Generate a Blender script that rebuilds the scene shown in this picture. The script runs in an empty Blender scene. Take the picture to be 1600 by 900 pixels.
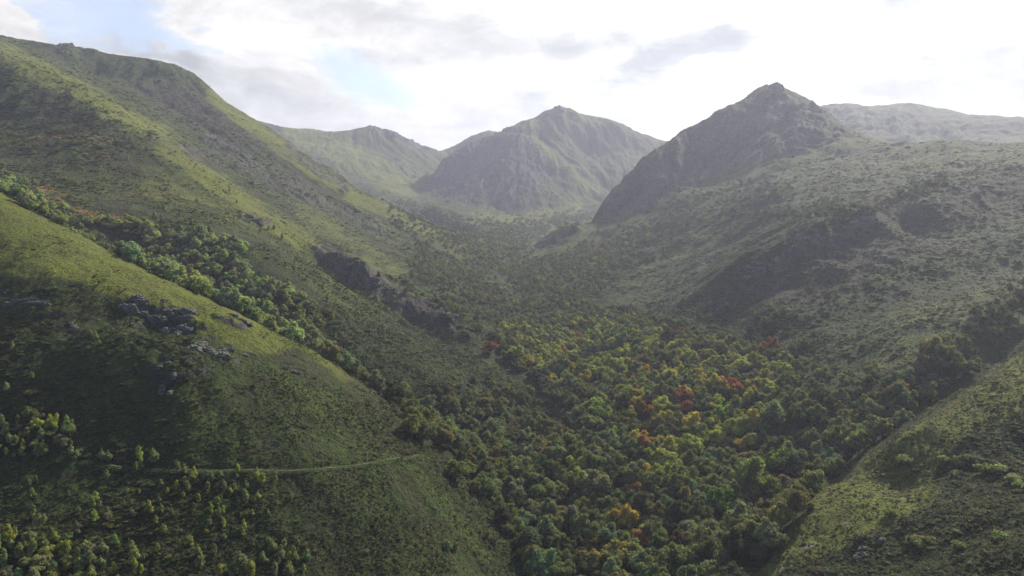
import bpy, math, random
import numpy as np
from math import radians, sin, cos, tan, pi
from mathutils import Vector, Matrix

random.seed(7)
RNG = np.random.default_rng(11)
scene = bpy.context.scene
col = scene.collection

# ------------------------------------------------------------------ camera
FPX = 1101.0                      # focal length in photo pixels (1600 wide)
PITCH = math.atan(150 / FPX)
cam_d = bpy.data.cameras.new('camera')
cam_d.sensor_width = 36.0
cam_d.lens = 36.0 * FPX / 1600.0
cam_d.clip_start = 0.5
cam_d.clip_end = 60000
cam = bpy.data.objects.new('camera', cam_d)
col.objects.link(cam)
cam.location = (0, 0, 0)
cam.rotation_euler = (radians(90) - PITCH, 0, 0)
scene.camera = cam

# ------------------------------------------------------------------ light
SUN_AZ = radians(38)              # clockwise from the view direction
SUN_EL = radians(33)
SKY_STRENGTH = 0.10
EXPOSURE = 0.72
HAZE_DENSITY = 0.000105
sun_dir = Vector((sin(SUN_AZ) * cos(SUN_EL), cos(SUN_AZ) * cos(SUN_EL), sin(SUN_EL)))
sun_d = bpy.data.lights.new('sun', 'SUN')
sun_d.energy = 5.0
sun_d.angle = radians(0.6)
sun_d.color = (1.0, 0.92, 0.78)
sun = bpy.data.objects.new('sun', sun_d)
col.objects.link(sun)
sun.location = (300, 300, 900)
sun.rotation_euler = sun_dir.to_track_quat('Z', 'Y').to_euler()

scene.view_settings.view_transform = 'Standard'
scene.view_settings.look = 'None'
scene.view_settings.gamma = 1.0
scene.view_settings.exposure = EXPOSURE
scene.view_settings.use_curve_mapping = False
scene.render.engine = 'CYCLES'
cy = scene.cycles
cy.max_bounces = 5
cy.diffuse_bounces = 2
cy.glossy_bounces = 1
cy.transmission_bounces = 2
cy.transparent_max_bounces = 4
cy.volume_bounces = 0
cy.use_adaptive_sampling = True
cy.adaptive_threshold = 0.02
cy.use_denoising = True
cy.denoiser = 'OPENIMAGEDENOISE'
cy.caustics_reflective = False
cy.caustics_refractive = False


class NT:
    """small helper to write node graphs"""
    def __init__(self, tree):
        self.t = tree
        self.n = tree.nodes
        self.l = tree.links
        self.n.clear()

    def add(self, typ, **kw):
        nd = self.n.new(typ)
        for k, v in kw.items():
            setattr(nd, k, v)
        return nd

    def set(self, sock, v):
        if isinstance(v, bpy.types.NodeSocket):
            self.l.new(v, sock)
        elif v is not None:
            if isinstance(v, (tuple, list)) and len(v) == 3 and sock.type == 'RGBA':
                v = (*v, 1.0)
            sock.default_value = v

    def m(self, op, a, b=None, c=None, clamp=False):
        nd = self.add('ShaderNodeMath', operation=op, use_clamp=clamp)
        self.set(nd.inputs[0], a)
        if b is not None:
            self.set(nd.inputs[1], b)
        if c is not None:
            self.set(nd.inputs[2], c)
        return nd.outputs[0]

    def vm(self, op, a, b=None, out=0, scale=None):
        nd = self.add('ShaderNodeVectorMath', operation=op)
        self.set(nd.inputs[0], a)
        if b is not None:
            self.set(nd.inputs[1], b)
        if scale is not None:
            self.set(nd.inputs['Scale'], scale)
        return nd.outputs[out]

    def mix(self, f, a, b, blend='MIX'):
        nd = self.add('ShaderNodeMix', data_type='RGBA', blend_type=blend)
        self.set(nd.inputs[0], f)
        self.set(nd.inputs[6], a)
        self.set(nd.inputs[7], b)
        return nd.outputs[2]

    def noise(self, vec, scale, detail=4, rough=0.55, dist=0.0, col=False):
        nd = self.add('ShaderNodeTexNoise')
        if vec is not None:
            self.set(nd.inputs['Vector'], vec)
        nd.inputs['Scale'].default_value = scale
        nd.inputs['Detail'].default_value = detail
        nd.inputs['Roughness'].default_value = rough
        nd.inputs['Distortion'].default_value = dist
        return nd.outputs[1 if col else 0]

    def ramp(self, v, lo, hi, a=0.0, b=1.0, smooth=True):
        nd = self.add('ShaderNodeMapRange', clamp=True, interpolation_type='SMOOTHSTEP' if smooth else 'LINEAR')
        self.set(nd.inputs[0], v)
        nd.inputs[1].default_value = lo
        nd.inputs[2].default_value = hi
        nd.inputs[3].default_value = a
        nd.inputs[4].default_value = b
        return nd.outputs[0]

    def xyz(self, x, y, z):
        nd = self.add('ShaderNodeCombineXYZ')
        for i, v in enumerate((x, y, z)):
            self.set(nd.inputs[i], v)
        return nd.outputs[0]

    def attr(self, name, typ='GEOMETRY', out='Fac'):
        nd = self.add('ShaderNodeAttribute', attribute_name=name, attribute_type=typ)
        return nd.outputs[out]


def ray(px, py):
    """direction of a photo pixel (1600x900)"""
    rx = (px - 800) / FPX
    ry = -(py - 450) / FPX
    return Vector((rx, cos(PITCH) + ry * sin(PITCH), -sin(PITCH) + ry * cos(PITCH)))


def azel(px, py):
    d = ray(px, py)
    return math.atan2(d.x, d.y), math.atan2(d.z, math.hypot(d.x, d.y))

# ------------------------------------------------------------------ sky: Nishita air with a layer of broken cloud
world = bpy.data.worlds.new('World')
scene.world = world
world.use_nodes = True
w = NT(world.node_tree)
sky = w.add('ShaderNodeTexSky', sky_type='NISHITA')
sky.sun_disc = False
sky.sun_elevation = SUN_EL
sky.sun_rotation = SUN_AZ
sky.altitude = 1200
sky.air_density = 1.0
sky.dust_density = 1.5
tc = w.add('ShaderNodeTexCoord')
D = w.vm('NORMALIZE', tc.outputs['Generated'])
sx = w.add('ShaderNodeSeparateXYZ')
w.set(sx.inputs[0], D)
X, Y, Z = sx.outputs
AZ = w.m('ARCTAN2', X, Y)
EL = w.m('ARCSINE', Z)
# cloud field: noise stretched along the horizon
V1 = w.xyz(AZ, w.m('MULTIPLY', EL, 2.1), 3.1)
warp = w.noise(V1, 3.0, 3, 0.5, col=True)
V2 = w.vm('ADD', V1, w.vm('SCALE', w.vm('SUBTRACT', warp, (0.5, 0.5, 0.5)), scale=0.22))
n_big = w.noise(V2, 4.2, 7, 0.58)
n_fine = w.noise(V2, 13.0, 6, 0.62)


WS = w.add('ShaderNodeSeparateXYZ')
w.set(WS.inputs[0], w.noise(V1, 7.5, 6, 0.62, col=True))
BX = w.m('MULTIPLY', w.m('SUBTRACT', WS.outputs[0], 0.5), 0.15)
BY = w.m('MULTIPLY', w.m('SUBTRACT', WS.outputs[1], 0.5), 0.075)


def blob(px, py, wx, wy, power=1.0, rot=0.0):
    """soft elliptical weight centred on a direction of the sky, sizes in photo pixels"""
    a0, e0 = azel(px, py)
    dx = w.m('ADD', w.m('SUBTRACT', AZ, a0), BX)
    dy = w.m('ADD', w.m('SUBTRACT', EL, e0), BY)
    c, s = cos(rot), sin(rot)
    u = w.m('ADD', w.m('MULTIPLY', dx, c), w.m('MULTIPLY', dy, s))
    v = w.m('SUBTRACT', w.m('MULTIPLY', dy, c), w.m('MULTIPLY', dx, s))
    u = w.m('DIVIDE', u, wx / FPX)
    v = w.m('DIVIDE', v, wy / FPX)
    r2 = w.m('ADD', w.m('MULTIPLY', u, u), w.m('MULTIPLY', v, v))
    return w.m('MULTIPLY', w.m('EXPONENT', w.m('MULTIPLY', r2, -1.0)), power)


def total(items):
    s = items[0]
    for it in items[1:]:
        s = w.m('ADD', s, it)
    return s

cover = w.m('ADD', n_big, 0.16)
holes = total([blob(60, 20, 140, 40, 0.42), blob(200, 25, 60, 40, 0.12), blob(560, 120, 95, 40, 0.30, -0.35),
               blob(600, 150, 60, 25, 0.25, -0.3), blob(215, 55, 60, 12, 0.26), blob(305, 66, 45, 9, 0.30),
               blob(350, 45, 30, 9, 0.18), blob(1432, 118, 40, 8, 0.62, 0.15), blob(620, 10, 40, 10, 0.15), blob(465, 175, 20, 10, .1)])
solid = total([blob(330, 100, 160, 40, 0.16, -0.3), blob(430, 140, 90, 30, 0.2, -0.4), blob(230, 90, 150, 14, 0.16), blob(1000, 40, 420, 90, 0.4), blob(20, 30, 60, 9, 0.45, -0.5), blob(55, 48, 40, 5, .25, -.5),
               blob(640, 205, 160, 28, 0.3), blob(1150, 170, 500, 40, 0.3)])
cov = w.m('SUBTRACT', w.m('ADD', cover, solid), holes)
cov = w.m('ADD', cov, w.m('MULTIPLY', w.m('SUBTRACT', n_fine, 0.5), 0.42))
mask = w.ramp(cov, 0.48, 0.60)
thin = w.ramp(cov, 0.30, 0.60, 0.30, 1.0)
mask = w.m('MAXIMUM', mask, w.m('MULTIPLY', thin, 0.75))
# grey bellies of the thicker clouds
greys = total([blob(1060, 75, 90, 28, 1.5, 0.15), blob(1010, 105, 60, 40, 1.2), blob(1095, 62, 50, 18, .6, -0.3), blob(1560, 150, 130, 45, 1.6), blob(1530, 88, 90, 12, 1.4),
               blob(700, 40, 190, 34, 0.42, -0.22), blob(820, 165, 60, 22, 0.6), blob(450, 168, 110, 24, 0.7, -0.1), blob(250, 80, 120, 10, 0.6), blob(340, 112, 80, 14, 0.7, -0.3), blob(620, 95, 60, 18, .5),
               blob(560, 30, 90, 25, 0.15), blob(1420, 8, 70, 14, 1.1), blob(960, 185, 90, 16, 0.5), blob(880, 75, 50, 25, .35), blob(1350, 145, 60, 12, .9),
               blob(300, 20, 90, 12, .25), blob(380, 110, 120, 14, .45, -.3), blob(730, 190, 60, 14, .4)])
n_belly = w.noise(V2, 7.0, 5, 0.55)
grey = w.m('MULTIPLY', greys, w.ramp(n_belly, 0.30, 0.56, 0.35, 1.1))
grey = w.m('ADD', grey, w.m('MULTIPLY', w.ramp(n_belly, 0.50, 0.68), 0.20))
grey = w.m('MINIMUM', grey, 1.0)
# brighter cloud towards the sun
a_s, e_s = SUN_AZ, SUN_EL
sd = w.vm('DOT_PRODUCT', D, tuple(sun_dir), out=1)
glow = w.m('POWER', w.m('MAXIMUM', sd, 0.0), 5.0)
CW = 1.0 / SKY_STRENGTH
lum = w.m('ADD', 0.605, w.m('MULTIPLY', glow, 0.34))
lum = w.m('MULTIPLY', lum, w.ramp(n_fine, 0.3, 0.7, 0.84, 1.14))
lum = w.m('MULTIPLY', lum, w.m('SUBTRACT', 1.0, w.m('MULTIPLY', grey, 0.40)))
tint = w.mix(grey, (1.0, 0.985, 0.965), (0.90, 0.94, 1.0))
cloud = w.vm('SCALE', tint, scale=w.m('MULTIPLY', lum, CW))
up = w.ramp(EL, -0.05, 0.0)
air = w.vm('MULTIPLY', sky.outputs[0], (0.86, 0.97, 1.17))
hz_ = w.m('MULTIPLY', w.ramp(Y, 0.3, 0.8), w.ramp(EL, radians(40), radians(15), 0.0, 0.42))
air = w.mix(hz_, air, (5.2, 5.7, 6.2))
# the cloud bank stands ahead, round the sun; unseen sky overhead and behind is cleared to dim and cool the ambient light
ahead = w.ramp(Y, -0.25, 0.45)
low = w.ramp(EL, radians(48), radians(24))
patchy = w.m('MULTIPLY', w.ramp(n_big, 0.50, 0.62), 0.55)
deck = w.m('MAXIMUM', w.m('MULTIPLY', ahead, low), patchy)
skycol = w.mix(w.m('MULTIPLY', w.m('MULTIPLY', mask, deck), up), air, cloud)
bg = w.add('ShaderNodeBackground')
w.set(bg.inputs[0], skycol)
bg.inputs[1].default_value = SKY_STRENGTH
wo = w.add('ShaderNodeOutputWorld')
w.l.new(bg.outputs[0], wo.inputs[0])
world.cycles.sampling_method = 'MANUAL'
world.cycles.sample_map_resolution = 512

# ------------------------------------------------------------------ terrain heights
def P(px, py, dist):
    """a ground point seen at photo pixel (px, py), dist metres ahead of the camera station"""
    d = ray(px, py)
    t = dist / d.y
    return (d.x * t, dist, d.z * t)

# ridge crests and stream beds: (name, points); points are surveyed as (px, py, metres ahead)
LINES = {
 'near_spur': [(-420, 170, 520), (-200, 235, 480), (0, 300, 430), (80, 345, 412), (150, 385, 400), (300, 455, 375), (400, 502, 370), (500, 557, 365),
               (600, 622, 358), (700, 702, 350), (780, 790, 338)],
 'second_spur': [(-300, 10, 1250), (-150, 50, 1180), (0, 80, 1100), (70, 106, 1050), (130, 140, 1000), (200, 185, 950), (300, 245, 880), (360, 290, 830), (420, 332, 780),
                 (475, 368, 740), (520, 395, 715), (560, 415, 690), (640, 468, 655), (690, 500, 635), (740, 528, 610), (800, 585, 555), (855, 652, 490)],
 'big_mountain': [(-300, 20, 1750), (-150, 40, 1700), (0, 72, 1620), (60, 80, 1610), (96, 78, 1600), (112, 82, 1600), (160, 84, 1600), (232, 90, 1590), (265, 100, 1582), (300, 117, 1575), (325, 135, 1568),
                  (350, 155, 1560), (400, 190, 1545), (450, 222, 1510), (480, 248, 1480), (520, 272, 1450), (560, 298, 1410), (600, 318, 1380),
                  (640, 338, 1340), (680, 358, 1290), (720, 380, 1230), (755, 400, 1170)],
 'back_left': [(300, 150, 3500), (400, 190, 3450), (450, 205, 3400), (480, 203, 3400), (505, 206, 3400), (525, 211, 3400), (545, 205, 3380), (578, 197, 3360), (600, 201, 3340), (617, 206, 3330),
               (622, 213, 3330), (645, 225, 3340), (670, 233, 3400), (690, 235, 3450), (705, 230, 3520), (730, 218, 3600), (745, 208, 3600), (760, 203, 3600), (785, 206, 3620)],
 'centre_mountain': [(655, 300, 2620), (668, 275, 2680), (690, 250, 2740), (715, 234, 2800), (745, 222, 2830), (775, 210, 2860), (800, 195, 2900), (820, 187, 2930), (845, 178, 2970), (862, 168, 2990),
                     (875, 163, 3000), (888, 168, 3000), (905, 176, 3000), (945, 184, 3000), (965, 192, 3000), (985, 202, 3000), (1010, 212, 3000), (1035, 218, 3000), (1080, 235, 3000), (1150, 260, 3000)],
 'centre_rib': [(845, 178, 2960), (845, 205, 2820), (870, 245, 2650), (905, 280, 2520), (945, 315, 2400)],
 'centre_rib_two': [(800, 195, 2890), (790, 240, 2650), (800, 280, 2450), (835, 320, 2280)],
 'pyramid': [(935, 342, 1680), (943, 318, 1720), (955, 300, 1750), (975, 275, 1790), (1000, 252, 1830), (1020, 240, 1860), (1040, 222, 1890), (1070, 198, 1930), (1100, 186, 1970), (1150, 164, 2040), (1168, 155, 2060), (1185, 143, 2090),
             (1196, 136, 2100), (1206, 138, 2100), (1212, 148, 2100), (1235, 158, 2090), (1258, 164, 2080), (1272, 170, 2060), (1285, 180, 2030), (1310, 200, 1980), (1340, 218, 1900),
             (1372, 232, 1830)],
 'low_nose': [(935, 342, 1680), (915, 350, 1640), (890, 356, 1610), (862, 364, 1590), (840, 378, 1560), (825, 392, 1530)],
 'far_right': [(1200, 200, 3700), (1270, 172, 3650), (1300, 164, 3600), (1325, 164, 3600), (1345, 167, 3600), (1400, 164, 3600), (1430, 166, 3600), (1462, 172, 3580), (1490, 180, 3560), (1517, 195, 3500),
               (1540, 198, 3500), (1575, 194, 3500), (1600, 198, 3500), (1700, 202, 3500), (1850, 170, 3500)],
 'right_ridge': [(1340, 224, 1800), (1372, 225, 1760), (1400, 224, 1720), (1412, 223, 1700), (1425, 228, 1690), (1450, 223, 1660), (1478, 219, 1630), (1520, 221, 1600), (1600, 224, 1540), (1750, 215, 1450), (1900, 200, 1400)],
 'right_rock_rib': [(1700, 210, 1200), (1600, 258, 1080), (1520, 295, 1000), (1440, 325, 930), (1380, 338, 880), (1340, 344, 845), (1290, 358, 820), (1240, 382, 790), (1190, 415, 760), (1140, 452, 730), (1080, 495, 700), (1020, 520, 680)],
 'near_right_spur': [(1900, 300, 420), (1750, 420, 390), (1680, 480, 375), (1600, 545, 358), (1500, 615, 338), (1400, 685, 318), (1300, 755, 298), (1250, 800, 286), (1200, 850, 272), (1150, 905, 258)],
}
BEDS = {
 'gully_left': [(-300, 215, 640, -8), (-150, 255, 600, -10), (0, 298, 560, -12), (75, 335, 545, -14), (150, 0, 530, 0), (300, 0, 497, 0), (400, 0, 472, 0), (500, 0, 455, 0), (600, 0, 440, 0), (700, 0, 420, 0), (790, 0, 392, 0), (850, 0, 355, 0)],
}
XYZ = []


def nearer(p):
    """the right hand hillside stands steeper and closer than first surveyed"""
    px, py, d = p
    k = 0.74 + (0.60 - 0.74) * min(max((px - 1100) / 160, 0), 1)
    return (px, py, d if d < 600 else 600 + (d - 600) * k)

for nm in ('pyramid', 'low_nose'):
    LINES[nm] = [(a, b, 600 + (c - 600) * 0.74) for a, b, c in LINES[nm]]
LINES['far_right'] = [(a, b, c * 0.74) for a, b, c in LINES['far_right']]
for nm in ('right_ridge', 'right_rock_rib'):
    LINES[nm] = [nearer(q) for q in LINES[nm]]
LINES['right_ridge'] = LINES['right_ridge'][2:]


def add_line(pts, step=45.0):
    pts = [P(*p) for p in pts]
    for a, b in zip(pts[:-1], pts[1:]):
        n = max(1, int(math.dist(a, b) / step))
        for k in range(n):
            f = k / n
            XYZ.append(tuple(a[i] + (b[i] - a[i]) * f for i in range(3)))
    XYZ.append(pts[-1])
    return pts


def add_world(pts, step=60.0):
    for a, b in zip(pts[:-1], pts[1:]):
        n = max(1, int(math.dist(a, b) / step))
        for k in range(n):
            f = k / n
            XYZ.append(tuple(a[i] + (b[i] - a[i]) * f for i in range(3)))
    XYZ.append(pts[-1])

CREST = {k: add_line(v, 28.0 if v[0][2] < 600 else 50.0 if v[0][2] < 1500 else 75.0) for k, v in LINES.items()}
# stream bed of the left gully, hidden behind the near spur
bed_z = {150: -55, 300: -83, 400: -97, 500: -117, 600: -137, 700: -153, 790: -160, 850: -161}
gl = []
for px, py, y, dz in BEDS['gully_left']:
    if py:
        p = P(px, py, y)
        gl.append((p[0], y, p[2] + dz))
    else:
        gl.append((P(px, 600, y)[0] * 1.0, y, bed_z[px]))
add_world(gl, 40)
# main stream
add_world([(0, -900, -215), (20, -300, -195), (30, 0, -180), (35, 150, -172), (P(990, 880, 300)[0], 300, -165), (P(925, 760, 370)[0], 370, -161), (P(915, 660, 470)[0], 470, -156),
           (P(880, 600, 560)[0], 560, -152), (P(850, 550, 650)[0], 650, -147), (P(805, 490, 800)[0], 800, -137), (P(790, 440, 950)[0], 950, -127), (P(800, 402, 1150)[0], 1150, -117),
           (P(795, 378, 1400)[0], 1400, -106), (P(775, 352, 1720)[0], 1720, -86), (P(712, 322, 2150)[0], 2150, -46), (P(675, 295, 2650)[0], 2650, 10), (P(668, 270, 3000)[0], 3000, 80), (P(685, 250, 3300)[0], 3300, 150)], 50)
# gully between the right rock rib and the near right spur
add_world([(P(1800, 0, 520)[0], 520, -60), (P(1600, 500, 450)[0], 450, -108), (P(1480, 560, 410)[0], 410, -124), (P(1380, 640, 385)[0], 385, -137), (P(1280, 720, 358)[0], 358, -149),
           (P(1200, 790, 335)[0], 335, -158), (P(1100, 850, 312)[0], 312, -164)], 35)
# single slope points
SL = [
 (505, 412, 708), (545, 443, 682), (590, 475, 655), (640, 505, 634), (700, 540, 608),
 (250, 474, 345), (250, 520, 334), (330, 506, 335), (335, 548, 325), (110, 470, 335), (110, 510, 322),
 # face of the near spur
 (50, 420, 350), (200, 520, 315), (300, 560, 305), (400, 600, 305), (500, 640, 305), (600, 700, 300), (700, 790, 290),
 (0, 560, 300), (100, 620, 285), (0, 700, 262), (200, 730, 260), (450, 737, 262), (640, 720, 290), (100, 800, 238), (300, 820, 236), (500, 840, 240), (650, 860, 252),
 (0, 900, 210), (200, 900, 214), (400, 920, 216), (600, 940, 228), (780, 930, 262), (-200, 600, 300), (-200, 800, 240), (-300, 400, 360),
 # far bank of the left gully and face of second spur
 (0, 270, 690), (100, 300, 640), (200, 330, 610), (300, 370, 580), (400, 420, 550), (470, 470, 520), (540, 520, 500), (620, 570, 480), (700, 620, 455), (780, 690, 430), (830, 720, 400),
 (0, 200, 850), (100, 220, 800), (200, 260, 770), (300, 310, 720), (400, 360, 670), (480, 410, 630), (560, 470, 590), (640, 530, 555), (720, 590, 520), (790, 640, 480), (-150, 150, 900), (-150, 250, 700),
 # slope of the big mountain down to the valley
 (150, 120, 1450), (250, 160, 1380), (300, 200, 1280), (350, 240, 1200), (420, 260, 1250), (480, 300, 1180), (450, 330, 1000), (540, 360, 1080), (560, 390, 900), (620, 400, 1000), (640, 440, 800), (700, 440, 880), (700, 480, 740), (760, 440, 960), (760, 500, 700), (620, 360, 1230),
 (200, 165, 1150), (130, 115, 1300),
 # back of the valley, below back_left
 (470, 230, 3000), (520, 260, 2750), (580, 250, 2900), (600, 290, 2500), (630, 260, 2950), (640, 300, 2550), (560, 230, 3100), (640, 240, 3200),
 (600, 318, 2150), (660, 335, 1950), (700, 345, 1750), (740, 372, 1500), (690, 325, 2250),
 # centre mountain faces
 (720, 270, 2640), (740, 310, 2380), (780, 330, 2250), (830, 345, 2140), (700, 300, 2500), (880, 330, 2250), (900, 340, 2100), (920, 240, 2800), (960, 260, 2700), (990, 240, 2850), (950, 290, 2550), (850, 270, 2560), (760, 260, 2700),
 (880, 345, 1950), (850, 352, 1850), (930, 335, 2050), (990, 300, 2300), (1050, 290, 2400),
 # pyramid faces, right slope
 (1000, 300, 1710), (1000, 340, 1560), (1050, 250, 1800), (1100, 230, 1880), (1150, 200, 1960), (1200, 190, 2000), (1250, 210, 1930), (1100, 270, 1730), (1200, 240, 1810), (1280, 220, 1880), (1050, 310, 1600), (1150, 285, 1620),
 (1300, 245, 1720), (960, 350, 1590), (960, 390, 1350), (900, 400, 1330), (860, 420, 1180), (900, 450, 1000), (850, 460, 950), (1000, 380, 1300), (1100, 330, 1380), (1200, 290, 1450), (1300, 270, 1500), (1400, 250, 1550), (1500, 240, 1500), (1600, 240, 1430),
 (1000, 430, 1060), (1100, 380, 1120), (1200, 330, 1200), (1300, 300, 1220), (1400, 280, 1260), (1500, 265, 1260), (950, 480, 880), (1050, 450, 900), (1150, 400, 940), (1230, 360, 960), (1320, 325, 980), (1420, 300, 1040),
 (870, 500, 800), (930, 520, 740), (1000, 500, 770),
 # below the rock rib
 (1340, 366, 828), (1290, 386, 806), (1240, 408, 776), (1190, 443, 748), (1400, 358, 878), (1120, 495, 700),
 (1350, 390, 760), (1280, 420, 720), (1450, 370, 830), (1550, 330, 900), (1200, 470, 670), (1100, 530, 620), (1000, 560, 590), (930, 570, 600), (1300, 470, 620), (1400, 430, 660), (1500, 390, 720), (1600, 350, 780), (1700, 320, 820),
 (1000, 620, 500), (1100, 590, 530), (1200, 540, 560), (1300, 520, 545), (1400, 480, 570), (1500, 450, 590), (1600, 420, 620), (1050, 680, 440), (1150, 650, 450), (1250, 600, 475), (1350, 570, 475), (1450, 530, 480), (1550, 490, 495), (1650, 450, 520),
 (1100, 740, 390), (1200, 700, 400), (1300, 650, 410), (1400, 600, 425), (1480, 565, 430), (1020, 780, 350), (1000, 700, 430),
 # face of near right spur towards the camera
 (1600, 650, 300), (1600, 780, 232), (1500, 750, 270), (1500, 900, 205), (1400, 850, 245), (1300, 880, 248), (1600, 900, 185), (1700, 700, 270), (1750, 850, 180), (1400, 760, 292),
]
i0, i1 = SL.index((1000, 300, 1710)), SL.index((1000, 620, 500))
for n_, s in enumerate(SL):
    XYZ.append(P(*(nearer(s) if i0 <= n_ < i1 else s)))
# ground behind the crests that close the view
BEHIND = [('big_mountain', 260, -150), ('big_mountain', 560, -300), ('back_left', 350, -160), ('back_left', 900, -330), ('centre_mountain', 350, -190), ('centre_mountain', 800, -340),
          ('pyramid', 240, -170), ('far_right', 400, -180), ('far_right', 1000, -330), ('second_spur', 90, -26), ('near_right_spur', 36, -18), ('right_ridge', 260, -60), ('low_nose', 110, -55)]
for nm, dy, dz in BEHIND:
    for i, p in enumerate(CREST[nm]):
        if i % 2 == 0:
            if nm == 'second_spur' and (p[1] < 640 or p[1] > 1060):
                continue
            if nm == 'pyramid' and (i > 22 or i < 2):
                continue
            if nm == 'big_mountain' and p[1] < 1280:
                continue
            if nm == 'centre_mountain' and (i < 3 or (dy > 600 and p[0] < 250)):
                continue
            k = dy / p[1]
            XYZ.append((p[0] * (1 + k), p[1] + dy, p[2] + dz))
# the country outside the frame
for q in [(-500, 100, -20), (-700, 250, 60), (-350, 0, -95), (-900, 700, 230), (-1200, 500, 260), (-1500, 1500, 430), (-2300, 1500, 300), (-2500, 3500, 350), (-1500, 3000, 260), (-400, -500, -60), (-900, -500, 140),
          (-500, -1200, -70), (500, -1200, -60), (350, -400, -70), (350, 0, -85), (240, 60, -120), (-200, 60, -150), (600, 100, 20), (800, 400, 60), (900, -500, 160), (1300, 500, 190), (1500, 1000, 150), (2200, 1500, 250), (2600, 2600, 330), (2200, 3600, 150),
          (3200, 4500, 200), (0, 5500, 60), (-2500, 5500, 150), (2500, 6000, 150), (0, 8500, 0), (-7000, 7000, 0), (7000, 7000, 0), (-8000, 0, 0), (8000, 0, 0), (0, -3000, -150), (-7000, -7000, 0), (7000, -7000, 0), (0, -8500, 0),
          (-3500, 0, 100), (3500, 0, 100), (1900, 4800, 200), (-1000, 4800, 100)]:
    XYZ.append(q)
CT = np.array(XYZ, dtype=np.float64)
# drop near duplicates (they make the system singular)
keep = []
for i in range(len(CT)):
    ok = True
    if keep:
        d = np.hypot(CT[keep, 0] - CT[i, 0], CT[keep, 1] - CT[i, 1])
        ok = d.min() > 6.0 + 0.0028 * abs(CT[i, 1])
    if ok:
        keep.append(i)
CT = CT[keep]
RC = 9.0
dd = np.sqrt((CT[:, None, 0] - CT[None, :, 0]) ** 2 + (CT[:, None, 1] - CT[None, :, 1]) ** 2 + RC * RC)
n_ct = len(CT)
A = np.zeros((n_ct + 3, n_ct + 3))
A[:n_ct, :n_ct] = dd + np.eye(n_ct) * (-0.4)
Q = np.c_[np.ones(n_ct), CT[:, :2] / 1000]
A[:n_ct, n_ct:] = Q
A[n_ct:, :n_ct] = Q.T
WT = np.linalg.solve(A, np.r_[CT[:, 2], 0, 0, 0])


def base_height(x, y):
    shp = x.shape
    x = x.ravel()
    y = y.ravel()
    out = np.empty(len(x))
    for s in range(0, len(x), 20000):
        xs = x[s:s + 20000]
        ys = y[s:s + 20000]
        k = np.sqrt((xs[:, None] - CT[None, :, 0]) ** 2 + (ys[:, None] - CT[None, :, 1]) ** 2 + RC * RC)
        out[s:s + 20000] = k @ WT[:n_ct] + WT[n_ct] + WT[n_ct + 1] * xs / 1000 + WT[n_ct + 2] * ys / 1000
    return out.reshape(shp)

# gradient noise -----------------------------------------------------------
PERM = RNG.permutation(4096).astype(np.int32)
ANG = RNG.random(4096) * 2 * pi
GX, GY = np.cos(ANG).astype(np.float32), np.sin(ANG).astype(np.float32)


def perlin(x, y):
    xi = np.floor(x).astype(np.int32)
    yi = np.floor(y).astype(np.int32)
    xf = (x - xi).astype(np.float32)
    yf = (y - yi).astype(np.float32)

    def g(ix, iy, fx, fy):
        h = PERM[(PERM[ix & 4095] + iy) & 4095]
        return GX[h] * fx + GY[h] * fy
    u = xf * xf * xf * (xf * (xf * 6 - 15) + 10)
    v = yf * yf * yf * (yf * (yf * 6 - 15) + 10)
    a = g(xi, yi, xf, yf)
    b = g(xi + 1, yi, xf - 1, yf)
    c = g(xi, yi + 1, xf, yf - 1)
    d = g(xi + 1, yi + 1, xf - 1, yf - 1)
    return (a + (b - a) * u + ((c + (d - c) * u) - (a + (b - a) * u)) * v) * 1.5


def fbm(x, y, wl, octs, gain=0.5, ridged=False):
    s = np.zeros(x.shape, np.float32)
    amp = 1.0
    tot = 0.0
    for o in range(octs):
        k = 1.0 / wl
        n = perlin(x * k + 17.3 * o, y * k - 9.1 * o)
        if ridged:
            n = 1.0 - 2.0 * np.abs(n)
        s += n * amp
        tot += amp
        amp *= gain
        wl *= 0.5
    return s / tot

# polar sheet round the camera station: fine where the valley is seen, coarse elsewhere
QF = 1.0
th_f = np.linspace(radians(-44), radians(44), int(1500 * QF))
th_c = np.linspace(radians(44), radians(316), 160)[1:-1]
TH = np.r_[th_f, th_c]
NT_F = len(th_f)
R_ = np.r_[np.geomspace(25, 130, 24)[:-1], np.geomspace(130, 1000, int(820 * QF))[:-1], np.geomspace(1000, 4300, int(480 * QF))[:-1], np.geomspace(4300, 11500, 24)]
NR, NTH = len(R_), len(TH)
LOGR = np.log(R_)
# smooth part on a third of the rows and columns, then linear
ir = np.unique(np.r_[np.arange(0, NR, 4), NR - 1])
it = np.unique(np.r_[np.arange(0, NT_F, 4), np.arange(NT_F - 1, NTH)])
RR, TT = np.meshgrid(R_[ir], TH[it], indexing='ij')
Hc = base_height(RR * np.sin(TT), RR * np.cos(TT))
tmp = np.empty((NR, len(it)))
for j in range(len(it)):
    tmp[:, j] = np.interp(LOGR, LOGR[ir], Hc[:, j])
H0 = np.empty((NR, NTH))
for i in range(NR):
    H0[i] = np.interp(TH, TH[it], tmp[i])
RR, TT = np.meshgrid(R_, TH, indexing='ij')
GXW = (RR * np.sin(TT)).astype(np.float64)
GYW = (RR * np.cos(TT)).astype(np.float64)

# ------------------------------------------------------------------ what covers the ground, zone by zone
CW_, CH_ = 400, 225
cxs, cys = np.meshgrid((np.arange(CW_) + 0.5) * 4, (np.arange(CH_) + 0.5) * 4)


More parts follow.
